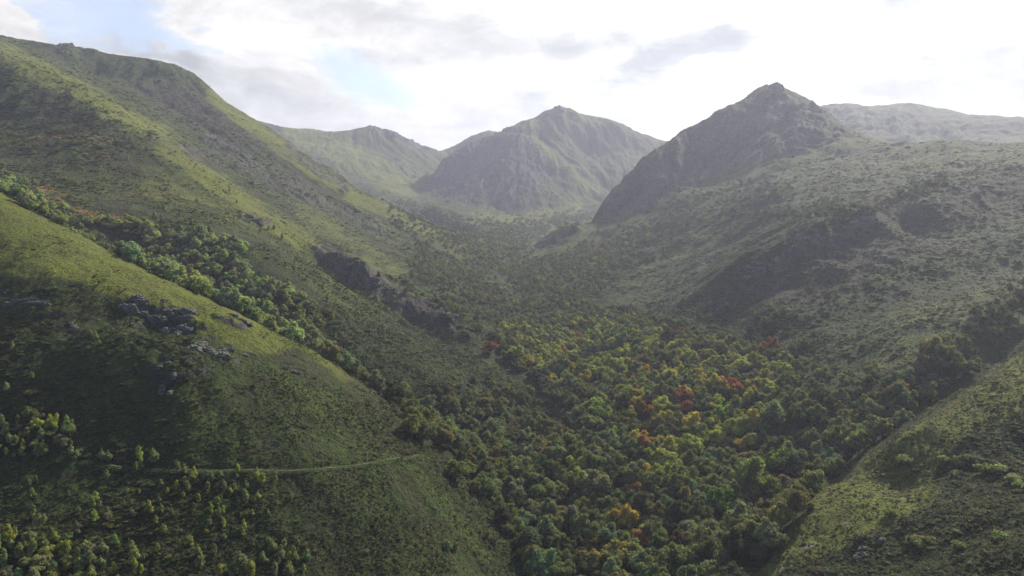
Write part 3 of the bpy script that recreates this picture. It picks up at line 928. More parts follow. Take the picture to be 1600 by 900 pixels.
def build_sheet():
    nv = NR * NTH + 1
    co = np.empty((nv, 3), np.float32)
    co[:-1, 0] = GXW.ravel()
    co[:-1, 1] = GYW.ravel()
    co[:-1, 2] = HT.ravel()
    co[-1] = (0, 0, HT[0].mean())
    j = np.arange(NTH)
    jn = (j + 1) % NTH
    i = np.arange(NR - 1)
    a = (i[:, None] * NTH + j[None, :]).ravel()
    b = (i[:, None] * NTH + jn[None, :]).ravel()
    quads = np.stack([a, a + NTH, b + NTH, b], 1)      # wound so that normals point up
    fan = np.stack([np.full(NTH, nv - 1), j, jn], 1)
    me = bpy.data.meshes.new('hillsides')
    me.vertices.add(nv)
    me.vertices.foreach_set('co', co.ravel())
    nl = quads.size + fan.size
    me.loops.add(nl)
    me.loops.foreach_set('vertex_index', np.r_[quads.ravel(), fan.ravel()].astype(np.int32))
    me.polygons.add(len(quads) + len(fan))
    me.polygons.foreach_set('loop_start', np.r_[np.arange(len(quads)) * 4, quads.size + np.arange(len(fan)) * 3].astype(np.int32))
    me.polygons.foreach_set('loop_total', np.r_[np.full(len(quads), 4), np.full(len(fan), 3)].astype(np.int32))
    me.update(calc_edges=True)
    me.polygons.foreach_set('use_smooth', np.ones(len(me.polygons), bool))
    for nm in ('wood', 'grass', 'bracken', 'rock', 'pale', 'broom', 'scrub', 'purple', 'streak'):
        at = me.attributes.new(nm, 'FLOAT', 'POINT')
        at.data.foreach_set('value', np.r_[MK[nm].ravel(), 0.0].astype(np.float32))
    me.materials.append(ground_material())
    o = bpy.data.objects.new('mountain_terrain', me)
    col.objects.link(o)
    o['kind'] = 'structure'
    o['label'] = 'grass and heather covered mountain slopes rising from a wooded valley'
    return o

terrain = build_sheet()
print('terrain normal z', terrain.data.polygons[1000].normal.z)

# ------------------------------------------------------------------ haze over the valley
hz_m, t = new_mat('valley_air')
pv = t.add('ShaderNodeVolumePrincipled')
pv.inputs['Color'].default_value = (0.76, 0.80, 1.0, 1)
pv.inputs['Density'].default_value = HAZE_DENSITY
pv.inputs['Anisotropy'].default_value = 0.38
o_ = t.add('ShaderNodeOutputMaterial')
t.l.new(pv.outputs[0], o_.inputs['Volume'])
zlo, zhi = float(HT.min()) - 1.0, float(HT.max()) + 25.0
bm_v = [(x, y, z) for x in (-11600, 11600) for y in (-11600, 11600) for z in (zlo, zhi)]
hm = bpy.data.meshes.new('haze')
hm.from_pydata(bm_v, [], [(0, 1, 3, 2), (4, 6, 7, 5), (0, 4, 5, 1), (2, 3, 7, 6), (0, 2, 6, 4), (1, 5, 7, 3)])
hm.materials.append(hz_m)
haze = bpy.data.objects.new('haze', hm)
col.objects.link(haze)
haze['kind'] = 'stuff'
haze['label'] = 'thin blue grey haze filling the valley'

# ------------------------------------------------------------------ plants and rock
def leaf_material(name, trans=0.48, rough=0.75):
    m, t = new_mat(name)
    tint = t.attr('tint', 'INSTANCER', 'Vector')
    geo = t.add('ShaderNodeNewGeometry')
    isl = geo.outputs['Random Per Island']
    v = t.ramp(isl, 0.0, 1.0, 0.50, 1.50, smooth=False)
    n = t.noise(geo.outputs['Position'], 0.9, 3, 0.6)
    v = t.m('MULTIPLY', v, t.ramp(n, 0.3, 0.7, 0.75, 1.25))
    c = t.vm('SCALE', tint, scale=v)
    # some leaves on every crown are yellower
    yel = t.vm('MULTIPLY', c, (1.35, 1.12, 0.75))
    c = t.mix(t.ramp(t.m('FRACT', t.m('MULTIPLY', isl, 7.31)), 0.6, 1.0), c, yel)
    b = t.add('ShaderNodeBsdfPrincipled')
    t.set(b.inputs['Base Color'], c)
    b.inputs['Roughness'].default_value = rough
    b.inputs['Specular IOR Level'].default_value = 0.2
    tr = t.add('ShaderNodeBsdfTranslucent')
    t.set(tr.inputs[0], t.vm('MULTIPLY', c, (1.25, 1.25, 0.7)))
    mx = t.add('ShaderNodeMixShader')
    mx.inputs[0].default_value = trans
    t.l.new(b.outputs[0], mx.inputs[1])
    t.l.new(tr.outputs[0], mx.inputs[2])
    o = t.add('ShaderNodeOutputMaterial')
    t.l.new(mx.outputs[0], o.inputs[0])
    return m


def plain_material(name, ca, cb, scale, rough=0.9, bump=0.0):
    m, t = new_mat(name)
    tcn = t.add('ShaderNodeNewGeometry')
    n = t.noise(tcn.outputs['Position'], scale, 6, 0.7)
    b = t.add('ShaderNodeBsdfPrincipled')
    t.set(b.inputs['Base Color'], t.mix(t.ramp(n, 0.36, 0.66), ca, cb))
    b.inputs['Roughness'].default_value = rough
    b.inputs['Specular IOR Level'].default_value = 0.2
    if bump:
        bp = t.add('ShaderNodeBump')
        bp.inputs['Strength'].default_value = 1.0
        bp.inputs['Distance'].default_value = bump
        t.set(bp.inputs['Height'], n)
        t.set(b.inputs['Normal'], bp.outputs[0])
    o = t.add('ShaderNodeOutputMaterial')
    t.l.new(b.outputs[0], o.inputs[0])
    return m

M_LEAF = leaf_material('foliage')
M_BARK = plain_material('bark', (0.06, 0.05, 0.04), (0.13, 0.11, 0.09), 2.0)
M_PALE_BARK = plain_material('birch_bark', (0.16, 0.15, 0.14), (0.42, 0.40, 0.37), 2.5)
M_TWIG = plain_material('heather_stems', (0.03, 0.028, 0.016), (0.07, 0.055, 0.03), 2.5)

ICO = {}


def ico(level):
    if level in ICO:
        return ICO[level]
    p = (1 + 5 ** 0.5) / 2
    v = [(-1, p, 0), (1, p, 0), (-1, -p, 0), (1, -p, 0), (0, -1, p), (0, 1, p), (0, -1, -p), (0, 1, -p), (p, 0, -1), (p, 0, 1), (-p, 0, -1), (-p, 0, 1)]
    v = [tuple(c / math.sqrt(1 + p * p) for c in q) for q in v]
    f = [(0, 11, 5), (0, 5, 1), (0, 1, 7), (0, 7, 10), (0, 10, 11), (1, 5, 9), (5, 11, 4), (11, 10, 2), (10, 7, 6), (7, 1, 8),
         (3, 9, 4), (3, 4, 2), (3, 2, 6), (3, 6, 8), (3, 8, 9), (4, 9, 5), (2, 4, 11), (6, 2, 10), (8, 6, 7), (9, 8, 1)]
    for _ in range(level):
        mid = {}
        nf = []

        def mp(a, b):
            k = (min(a, b), max(a, b))
            if k not in mid:
                q = [(v[a][i] + v[b][i]) / 2 for i in range(3)]
                L = math.sqrt(sum(c * c for c in q))
                v.append(tuple(c / L for c in q))
                mid[k] = len(v) - 1
            return mid[k]
        for a, b, c in f:
            ab, bc, ca = mp(a, b), mp(b, c), mp(c, a)
            nf += [(a, ab, ca), (b, bc, ab), (c, ca, bc), (ab, bc, ca)]
        f = nf
    ICO[level] = (np.array(v), np.array(f))
    return ICO[level]


def mesh_from(name, verts, faces, mat, smooth=False):
    me = bpy.data.meshes.new(name)
    me.from_pydata([tuple(map(float, q)) for q in verts], [], [tuple(map(int, q)) for q in faces])
    me.materials.append(mat)
    if smooth:
        me.polygons.foreach_set('use_smooth', np.ones(len(me.polygons), bool))
    me.update()
    return me


def crown_mesh(name, lobes, n_leaf, leaf, rng, core=0.76, up=0.5):
    """lobes: (x, y, z, rx, rz). Leaf sprays spread through the outer shell of every lobe round a ragged inner mass."""
    V, F = [], []
    iv, if_ = ico(1)
    base = 0
    for (x, y, z, rx, rz) in lobes:
        jig = 1 + rng.normal(0, 0.13, len(iv))
        q = iv * jig[:, None] * np.array([rx, rx, rz]) * core + np.array([x, y, z])
        V.append(q)
        F += [tuple(f + base) for f in if_]
        base += len(q)
    wts = np.array([l[3] ** 2 for l in lobes])
    wts = wts / wts.sum()
    for li, (x, y, z, rx, rz) in enumerate(lobes):
        n = max(12, int(n_leaf * wts[li]))
        d = rng.normal(size=(n, 3))
        d[:, 2] += up
        d /= np.linalg.norm(d, axis=1)[:, None]
        rad = 0.78 + 0.42 * rng.random(n) ** 1.6
        c = d * rad[:, None] * np.array([rx, rx, rz]) + np.array([x, y, z])
        # leave out sprays buried in another lobe
        keep = np.ones(n, bool)
        for lj, (x2, y2, z2, r2, h2) in enumerate(lobes):
            if lj != li:
                e = (c - np.array([x2, y2, z2])) / np.array([r2, r2, h2])
                keep &= (np.linalg.norm(e, axis=1) > 0.82)
        c, dd_ = c[keep], d[keep]
        nrm = dd_ + np.array([0, 0, 0.15]) + rng.normal(0, 0.42, dd_.shape)
        nrm /= np.linalg.norm(nrm, axis=1)[:, None]
        t1 = np.cross(nrm, rng.normal(size=nrm.shape))
        t1 /= np.linalg.norm(t1, axis=1)[:, None]
        t2 = np.cross(nrm, t1)
        s = leaf * (0.6 + 0.8 * rng.random(len(c)))[:, None]
        bend = nrm * s * 0.35
        a = c + t1 * s - bend
        b = c + t2 * s * 0.75
        cc = c - t1 * s - bend
        e = c - t2 * s * 0.75
        q = np.stack([a, b, cc, e], 1).reshape(-1, 3)
        V.append(q)
        k = np.arange(len(c)) * 4 + base
        F += [(i, i + 1, i + 2, i + 3) for i in k]
        base += len(q)
    return mesh_from(name, np.vstack(V), F, M_LEAF)


def tube(path, radii, sides=6):
    V, F = [], []
    for i, (p, r) in enumerate(zip(path, radii)):
        p = Vector(p)
        a = Vector(path[max(i - 1, 0)])
        b = Vector(path[min(i + 1, len(path) - 1)])
        d = (b - a).normalized()
        s = d.orthogonal().normalized()
        u = d.cross(s)
        for k in range(sides):
            an = 2 * pi * k / sides
            V.append(tuple(p + s * cos(an) * r + u * sin(an) * r))
    for i in range(len(path) - 1):
        for k in range(sides):
            a = i * sides + k
            b = i * sides + (k + 1) % sides
            F.append((a, b, b + sides, a + sides))
    n = len(path) * sides
    F.append(tuple(range(n - sides, n)))
    return V, F


def trunk_mesh(name, lobes, rng, r0, mat):
    top = max(l[2] for l in lobes) * 0.9
    V, F = tube([(0, 0, -0.06), (0.01, 0, 0.12), (rng.normal(0, .02), rng.normal(0, .02), 0.35), (rng.normal(0, .03), rng.normal(0, .03), top)], [r0 * 1.4, r0, r0 * 0.8, r0 * 0.2])
    for l in lobes[1:6]:
        v, f = tube([(0, 0, 0.22), (l[0] * .5, l[1] * .5, 0.22 + (l[2] - 0.22) * 0.6), (l[0], l[1], l[2])], [r0 * 0.5, r0 * 0.35, r0 * 0.12], 5)
        o = len(V)
        V += v
        F += [tuple(q + o for q in g) for g in f]
    return mesh_from(name, V, F, mat, True)


def lobes_round(rng):
    L = [(rng.normal(0, .03), rng.normal(0, .03), 0.52, 0.27 + 0.06 * rng.random(), 0.26)]
    n = rng.integers(7, 12)
    lean = rng.random() * 2 * pi
    for k in range(n):
        a = 2 * pi * (k + rng.random() * 0.9) / n
        rr = (0.20 + 0.17 * rng.random()) * (1 + 0.22 * cos(a - lean))
        r_ = 0.09 + 0.12 * rng.random()
        L.append((cos(a) * rr, sin(a) * rr, 0.32 + 0.36 * rng.random(), r_, r_ * (0.7 + 0.4 * rng.random())))
    for k in range(rng.integers(3, 6)):
        r_ = 0.08 + 0.09 * rng.random()
        L.append((rng.normal(0, .12), rng.normal(0, .12), 0.66 + 0.20 * rng.random(), r_, r_))
    return L


def lobes_tall(rng):
    L = [(0, 0, 0.42, 0.13 + 0.06 * rng.random(), 0.26)]
    fat = 0.8 + 0.6 * rng.random()
    for k in range(13):
        z = 0.16 + 0.74 * rng.random()
        w_ = (0.07 + 0.09 * rng.random()) * (1.0 if z < 0.6 else 1.25 - (z - 0.35))
        a = rng.random() * 2 * pi
        rr = 0.20 * fat * (1.05 - z) * (0.5 + rng.random())
        L.append((cos(a) * rr, sin(a) * rr, z, w_, w_ * (0.9 + 0.5 * rng.random())))
    L.append((rng.normal(0, .02), rng.normal(0, .02), 0.92, 0.05, 0.09))
    return L


def lobes_bush(rng):
    L = [(0, 0, 0.26, 0.32, 0.24)]
    n = rng.integers(4, 7)
    for k in range(n):
        a = 2 * pi * (k + rng.random()) / n
        L.append((cos(a) * 0.28, sin(a) * 0.28, 0.16 + 0.2 * rng.random(), 0.17 + 0.08 * rng.random(), 0.14 + 0.1 * rng.random()))
    return L

KINDS = {'broadleaf_tree': [], 'birch_tree': [], 'shrub': [], 'heather_bush': []}
for k in range(10):
    rg = np.random.default_rng(100 + k)
    L = lobes_round(rg)
    KINDS['broadleaf_tree'].append((crown_mesh('round_crown', L, 1900, 0.033, rg), trunk_mesh('trunk', L, rg, 0.028, M_BARK)))
for k in range(6):
    rg = np.random.default_rng(200 + k)
    L = lobes_tall(rg)
    KINDS['birch_tree'].append((crown_mesh('tall_crown', L, 1000, 0.032, rg), trunk_mesh('birch_trunk', L, rg, 0.014, M_PALE_BARK)))
for k in range(4):
    rg = np.random.default_rng(300 + k)
    L = lobes_bush(rg)
    KINDS['shrub'].append((crown_mesh('bush_foliage', L, 520, 0.055, rg), trunk_mesh('bush_stem', L, rg, 0.03, M_TWIG)))
for k in range(4):
    rg = np.random.default_rng(400 + k)
    L = lobes_bush(rg)[:4]
    L = [(x, y, z * 0.75, r, h * 0.8) for x, y, z, r, h in L]
    KINDS['heather_bush'].append((crown_mesh('low_bush', L, 120, 0.085, rg), None))

# colours, as leaf albedo
C_DARK, C_MID, C_OLIVE = (0.068, 0.092, 0.042), (0.140, 0.175, 0.066), (0.155, 0.158, 0.064)
C_YG, C_YEL, C_ORG = (0.275, 0.310, 0.070), (0.340, 0.290, 0.065), (0.290, 0.155, 0.055)
C_RED, C_BRN, C_LIME = (0.260, 0.110, 0.052), (0.072, 0.060, 0.040), (0.130, 0.210, 0.035)
C_BLUE, C_BIRCH, C_GREY = (0.140, 0.182, 0.105), (0.205, 0.262, 0.105), (0.170, 0.200, 0.110)
HUE = {C_DARK: 'dark green', C_MID: 'mid green', C_OLIVE: 'olive green', C_YG: 'yellow green', C_YEL: 'golden yellow', C_ORG: 'orange', C_RED: 'rust red', C_BRN: 'brownish',
       C_LIME: 'lime green', C_BLUE: 'cool green', C_BIRCH: 'pale green', C_GREY: 'grey green'}


def pick(rng, table):
    r = rng.random() * sum(p for _, p in table)
    for c, p in table:
        r -= p
        if r <= 0:
            return c
    return table[-1][0]

RUN = np.maximum.accumulate(HT / RR, axis=0)
RUN = np.vstack([RUN[:1], RUN[:-1]])

# ---- candidate positions for trees
rg = np.random.default_rng(5)
TREES = []      # dict per tree


def scatter(x0, x1, y0, y1, sp):
    nx, ny = int((x1 - x0) / sp), int((y1 - y0) / sp)
    gx_, gy_ = np.meshgrid(np.arange(nx), np.arange(ny))
    gx_ = gx_ + 0.5 * (gy_ % 2)
    x = x0 + (gx_ + rg.uniform(-0.38, 0.38, gx_.shape)) * sp
    y = y0 + (gy_ + rg.uniform(-0.38, 0.38, gy_.shape)) * sp
    return x.ravel(), y.ravel()

for (y0, y1, sp, size) in ((150, 330, 3.9, 10.0), (150, 430, 8.4, 12.2), (430, 700, 7.6, 10.4), (700, 1200, 7.2, 8.6), (1200, 2300, 8.5, 9.5)):
    x, y = scatter(-0.8 * y1, 0.8 * y1, y0, y1, sp)
    ok = np.abs(x) < 0.80 * y
    x, y = x[ok], y[ok]
    i, j = grid_ij(x, y)
    pqx, pqy = project(x, y, HT[i, j])
    thicket = (pqx < 230) & (pqy > 640)
    ok = thicket if sp < 4 else ~thicket
    x, y, i, j = x[ok], y[ok], i[ok], j[ok]
    dens = MK['wood'][i, j]
    clump = fbm(x, y, 45, 3) * 0.9
    ok = (rg.random(len(x)) < np.clip((dens + clump * (dens < 0.8) * (dens > 0.08) - 0.02) * 1.12, 0, 1)) & (dens > 0.05)
    x, y, i, j = x[ok], y[ok], i[ok], j[ok]
    z = height_at(x, y)
    aut, upp, gul, wd = MK['autumn'][i, j], MK['upper'][i, j], MK['gullywood'][i, j], MK['wood'][i, j]
    zone_n = fbm(x, y, 35, 2)
    px, py = project(x, y, z)
    for k in range(len(x)):
        a = aut[k]
        s = size * (0.55 + 0.5 * rg.random() + 0.35 * rg.random() ** 4) * (0.72 if wd[k] < 0.6 else 1.0)
        kind = 'broadleaf_tree'
        low_birch = px[k] < 220 and py[k] > 640
        if low_birch:
            tab = [(C_BIRCH, 5), (C_YG, 2), (C_MID, 2), (C_GREY, 1)]
            kind = 'birch_tree' if rg.random() < 0.75 else kind
            s *= 0.55
        elif gul[k] > 0.5 and a < 0.3:
            s *= 0.88
            tab = [(C_BLUE, 4), (C_BIRCH, 9), (C_MID, 1), (C_GREY, 4)]
            if px[k] > 480:
                tab = [(C_OLIVE, 2.5), (C_BLUE, 4), (C_DARK, 2), (C_MID, 2)]
        elif upp[k] > 0.5 and a < 0.3:
            tab = [(C_OLIVE, 2.5), (C_GREY, 4), (C_MID, 2.5), (C_BIRCH, 1.5), (C_YG, 0.6), (C_BLUE, 2)]
        elif a > 0.45:
            tab = [(C_DARK, 1.6), (C_MID, 3.2), (C_YG, max(0.6, 4.0 + 5 * zone_n[k])), (C_OLIVE, 1.5), (C_YEL, 0.35 + 1.6 * max(zone_n[k], 0)), (C_ORG, 0.03 + 0.5 * max(zone_n[k] - 0.25, 0)), (C_BLUE, 1.5), (C_LIME, 0.6)]
        elif a > 0.2:
            tab = [(C_DARK, 2.5), (C_MID, 5), (C_OLIVE, 1.6), (C_YG, 1), (C_YEL, 0.12), (C_BLUE, 1.5), (C_LIME, 0.25)]
        else:
            tab = [(C_DARK, 3), (C_MID, 4), (C_OLIVE, 1.5), (C_BRN, 0.12), (C_BLUE, 2.2)]
        c = pick(rg, tab)
        TREES.append(dict(x=x[k], y=y[k], z=z[k], i=i[k], j=j[k], s=s, c=c, kind=kind, a=a, u=upp[k], g=gul[k], wd=wd[k], px=px[k], py=py[k]))
print('trees', len(TREES))

# ---- trees that stand out by their colour (photo position of the crown)
SPECIAL = [
 (767, 542, C_RED, 9, 'rust red tree at the far edge of the wood below the rock rib'), (905, 529, C_RED, 7, 'small dull red tree in the dark upper edge of the wood'),
 (1194, 547, C_ORG, 8, 'orange tree at the upper corner of the autumn wood'), (1207, 541, C_ORG, 8, 'outermost orange tree of the pair at the upper corner of the autumn wood'),
 (1141, 570, C_RED, 7, 'reddish tree beside a flat topped yellow green crown'), (1158, 570, C_YG, 12, 'broad flat topped yellow green tree near the upper edge of the wood'),
 (1120, 603, C_YEL, 9, 'golden tree just before the row of red crowns'), (1130, 602, C_RED, 9, 'red brown tree between golden crowns'), (1148, 606, C_RED, 8, 'rust red tree behind a round golden crown'),
 (1143, 613, C_YEL, 8, 'round golden tree in front of the red brown crowns'), (1178, 616, C_YEL, 8, 'single golden yellow tree with dark woods beside it'),
 (1069, 620, C_RED, 11, 'large rust red tree in the middle of the autumn wood'), (1072, 640, C_RED, 9, 'rust red tree directly below the largest red crown'),
 (985, 587, C_RED, 7, 'small rust red tree among green crowns in the middle of the wood'), (996, 639, C_ORG, 9, 'orange red tree above a gap in the wood'),
 (1018, 642, C_ORG, 7, 'dull orange tree beside a yellow green crown'), (1003, 703, C_ORG, 11, 'broad bright orange tree in the lower half of the wood'),
 (861, 590, C_YEL, 8, 'yellow topped tree over a dark crown near the stream'), (1040, 659, C_YEL, 9, 'golden tree below the red crowns'), (1013, 746, C_YEL, 8, 'small bright yellow tree among dark green crowns'),
 (990, 772, C_ORG, 8, 'brownish orange tree in the dark lower wood'), (975, 822, C_YEL, 10, 'yellow tree above the largest yellow crown at the foot of the wood'),
 (972, 872, C_YEL, 10, 'wide yellow tree at the very foot of the wood'), (1000, 845, C_ORG, 8, 'dull amber tree beside the wide yellow crown'),
 (1179, 662, C_YEL, 9, 'yellow tree ending the bright green row across the wood'), (1165, 668, C_YG, 10, 'yellow green tree next to the yellow end of the bright row'),
 (1145, 676, C_YG, 10, 'third yellow green tree in the bright row'), (1120, 684, C_YG, 11, 'middle yellow green tree of the bright row'), (1098, 692, C_LIME, 11, 'wide yellow green tree low in the bright row'),
 (1080, 705, C_YG, 11, 'lowest yellow green tree of the bright row'), (1216, 731, C_LIME, 11, 'bright lime green tree by the foot of the side gully'),
 (1124, 797, C_LIME, 13, 'bright lime green tree standing over darker crowns'), (1060, 712, C_YG, 9, 'yellow green tree below the bright row'),
 (878, 573, C_MID, 13, 'broad rounded green tree in the upper half of the wood'), (1170, 765, C_MID, 16, 'very broad green tree in the lower wood'),
 (840, 560, C_YG, 8, 'yellow green tree in the far end of the autumn wood'), (822, 566, C_YEL, 8, 'yellow tree in the far end of the autumn wood'), (1030, 517, C_YG, 8, 'topmost yellow green tree of the autumn wood'),
 (930, 580, C_YG, 10, 'yellow green tree beyond the dark hollow of the wood'), (950, 572, C_YG, 10, 'second yellow green tree beyond the dark hollow of the wood'), (935, 635, C_YG, 9, 'yellow green tree on the near side of the dark hollow'),
]
SHORT = {(1003, 703): 'broad bright orange tree', (1013, 746): 'small bright yellow tree', (990, 772): 'brownish orange tree', (975, 822): 'smaller yellow tree', (972, 872): 'widest yellow tree',
         (1000, 845): 'dull amber tree', (1179, 662): 'yellow end tree', (1120, 684): 'bright row middle', (1098, 692): 'wide bright tree', (1080, 705): 'bright row end', (1216, 731): 'upper lime green tree',
         (1124, 797): 'lower lime green tree', (1060, 712): 'bright row foot', (1170, 765): 'very broad green tree', (996, 639): 'orange red tree', (1069, 620): 'largest rust red tree',
         (1040, 659): 'golden tree', (1178, 616): 'single golden tree'}
from mathutils import kdtree
kd = kdtree.KDTree(len(TREES))
for n, tr in enumerate(TREES):
    kd.insert((tr['x'], tr['y'], 0), n)
kd.balance()
drop = set()
special = []
for (px, py, c, s, lab) in SPECIAL:
    g = ground_at(px, py + s * 0.45 * FPX / 450)
    if g is None:
        continue
    for co_, n, d in kd.find_range((g[0], g[1], 0), s * 0.50):
        drop.add(n)
    # nothing tall directly in front
    for co_, n, d in kd.find_range((g[0] * 0.985, g[1] - 8, 0), s * 0.45):
        drop.add(n)
    i, j = grid_ij(np.array([g[0]]), np.array([g[1]]))
    special.append(dict(x=g[0], y=g[1], z=g[2], i=int(i[0]), j=int(j[0]), s=s * 1.3, c=c, kind='broadleaf_tree', a=1, u=0, g=0, wd=1, px=px, py=py, label=lab, short=SHORT.get((px, py))))
TREES = [t_ for n, t_ in enumerate(TREES) if n not in drop]

# ---- scattered small birches on the slopes (photo position of the foot, height in metres)
BIRCH = [(256, 330, 6), (308, 316, 5), (200, 250, 6), (181, 221, 5), (241, 338, 5), (231, 345, 4), (269, 352, 5), (281, 338, 4), (331, 349, 5), (345, 352, 5), (353, 346, 5), (358, 335, 4), (283, 362, 6), (298, 365, 7),
         (300, 350, 5), (327, 364, 6), (315, 368, 6), (419, 360, 5.5), (428, 359, 5.5), (408, 361, 5), (441, 373, 6), (131, 272, 4.5), (155, 220, 4), (130, 221, 4), (378, 386, 7), (366, 384, 6), (350, 392, 6), (436, 400, 4), (460, 412, 4),
         (480, 436, 4.5), (505, 452, 4.5), (512, 470, 5), (560, 492, 5), (470, 395, 3.5), (520, 500, 5), (580, 508, 4.5), (230, 300, 4), (180, 300, 4), (350, 300, 4), (370, 318, 4), (395, 392, 4), (545, 470, 4), (600, 520, 4), (450, 440, 4),
         (170, 722, 5), (218, 722, 5), (240, 722, 5.5), (160, 720, 4.5), (246, 722, 4), (278, 738, 4), (288, 740, 4), (304, 745, 4), (300, 752, 3.5), (322, 752, 4), (330, 752, 4), (345, 748, 3), (325, 768, 4), (371, 740, 4), (402, 748, 4), (410, 752, 4.2),
         (430, 750, 3.2), (385, 765, 3.5), (403, 780, 3.6), (383, 782, 3.6), (455, 782, 3.2), (360, 772, 3), (340, 790, 3.2), (372, 790, 3), (350, 764, 3.4), (290, 760, 3.5), (277, 765, 3.5), (310, 785, 3), (150, 783, 4), (145, 790, 3.5), (205, 790, 3),
         (148, 815, 4), (230, 800, 3), (204, 862, 5), (210, 880, 6), (180, 850, 4), (375, 896, 9), (365, 902, 7), (392, 905, 7), (425, 862, 5), (440, 873, 5), (460, 880, 5.5), (450, 900, 5.5), (430, 900, 5), (335, 868, 4), (350, 845, 3.4), (345, 900, 5), (412, 880, 4.5),
         (480, 875, 3.5), (762, 842, 4), (700, 860, 5), (712, 862, 4.5), (120, 835, 5), (100, 700, 4), (112, 712, 4.5), (120, 718, 4.5), (35, 715, 5), (50, 590, 3.5), (10, 610, 4), (140, 525, 4), (150, 530, 4), (155, 540, 3.5), (20, 545, 3)]
RB = [(1502, 728, 5), (1512, 724, 5), (1530, 733, 4), (1543, 738, 6), (1552, 740, 6), (1562, 738, 5.5), (1585, 755, 5), (1592, 762, 4), (1410, 722, 5), (1420, 725, 4), (1475, 720, 4), (1495, 742, 4), (1430, 850, 4.5), (1440, 856, 4), (1500, 858, 4), (1563, 845, 4.5),
      (1520, 512, 6), (1535, 500, 7), (1545, 508, 7), (1550, 518, 6), (1528, 520, 6), (1560, 522, 6), (1572, 515, 5), (1590, 412, 6), (1570, 405, 6), (1597, 488, 5), (1450, 850, 4), (1390, 805, 4), (1345, 842, 4)]

rg = np.random.default_rng(31)
for _ in range(34):
    BIRCH.append((rg.uniform(240, 450), rg.uniform(745, 835), rg.uniform(2.0, 3.4)))
for _ in range(22):
    BIRCH.append((rg.uniform(200, 480), rg.uniform(850, 898), rg.uniform(2.2, 4.0)))
for _ in range(16):
    BIRCH.append((rg.uniform(20, 240), rg.uniform(730, 815), rg.uniform(2.2, 4.2)))
for _ in range(14):
    BIRCH.append((rg.uniform(250, 460), rg.uniform(330, 400), rg.uniform(3.0, 5.0)))
INDIV, MASS = [], []
rg = np.random.default_rng(77)
for (px, py, h) in BIRCH + RB:
    px += 0.01
    g = ground_at(px, py, rmin=150)
    if g is None:
        continue
    i, j = grid_ij(np.array([g[0]]), np.array([g[1]]))
    right = px > 1300
    c = pick(rg, [(C_BIRCH, 5), (C_YG, 2.5), (C_GREY, 1.5)]) if not right else pick(rg, [(C_BIRCH, 3), (C_MID, 2), (C_GREY, 1)])
    TREES.append(dict(x=g[0], y=g[1], z=g[2], i=int(i[0]), j=int(j[0]), s=h * (1.0 if not right else 1.1), c=c, kind='birch_tree' if not right else 'shrub', a=0, u=0, g=0, wd=0, px=px, py=py, lone=True))

# ---- which ones are seen, and how large
for tr in TREES + special:
    r = math.hypot(tr['x'], tr['y'])
    top = (tr['z'] + tr['s'] * 0.8) / r
    run = RUN[tr['i'], tr['j']]
    tr['r'] = r
    seen = top > run and abs(tr['px'] - 800) < 815 and tr['py'] < 915
    tr['size'] = tr['s'] / r * FPX if seen else 0.0
    tr['seen'] = seen
    tr['var'] = int(rg.integers(0, len(KINDS[tr['kind']])))
    tr['rot'] = rg.random() * 2 * pi
    tr['wid'] = 1.0 + 0.32 * rg.random()
    tr['tall'] = 0.85 + 0.45 * rg.random()
    sh = 0.80 + 0.40 * rg.random()
    sh *= 1.3 if tr['g'] > 0.5 and tr['px'] < 520 else 1.0
    tr['tint'] = tuple(float(ch * sh * (1 + rg.normal(0, 0.06))) for ch in tr['c'])
broad = sorted([t_ for t_ in TREES if t_['kind'] == 'broadleaf_tree'], key=lambda t_: -t_['size'])
birch = sorted([t_ for t_ in TREES if t_['kind'] == 'birch_tree'], key=lambda t_: -t_['size'])
bush = [t_ for t_ in TREES if t_['kind'] == 'shrub']
nb = 296 - len(special)
INDIV = special + broad[:nb] + [t_ for t_ in birch if t_.get('lone') and t_['seen']] + [t_ for t_ in bush if t_['seen']]
rest_birch = [t_ for t_ in birch if not t_.get('lone')]
n_lone = len([t_ for t_ in birch if t_.get('lone') and t_['seen']])
INDIV += rest_birch[:max(0, 296 - n_lone)]
MASS = broad[nb:] + rest_birch[max(0, 296 - n_lone):]
print('individual', len(INDIV), 'mass', len(MASS))


def near_special(tr):
    best, bd = None, 22.0
    for sp in special:
        if not sp['short']:
            continue
        d = math.hypot(sp['x'] - tr['x'], sp['y'] - tr['y'])
        if d < bd:
            best, bd = sp, d
    if best is None:
        return None
    dpx, dpy = tr['px'] - best['px'], tr['py'] - best['py'] - 8
    if abs(dpx) > abs(dpy) * 1.3:
        rel = 'just right of' if dpx > 0 else 'just left of'
    else:
        rel = 'in front of' if dpy > 0 else 'behind'
    return rel + ' the ' + best['short']


def where(tr):
    px, py = tr['px'], tr['py']
    if px < 230 and py > 780:
        return 'in the bottom corner birch thicket'
    if px < 160 and py > 600:
        return 'in the thicket above the footpath end'
    if px < 760:
        return 'along the near spur foot'
    n = near_special(tr)
    if n:
        return n
    if py > 850:
        return 'at the wood mouth by the grassy spur' if px < 1000 else 'at the wood mouth under the pale ridge'
    if py > 790:
        return 'deep in the dark lower wood'
    if px > 1190:
        return 'where the side gully meets the wood'
    if py > 720:
        return 'in the middle of the dark wood'
    return 'among the autumn coloured crowns'


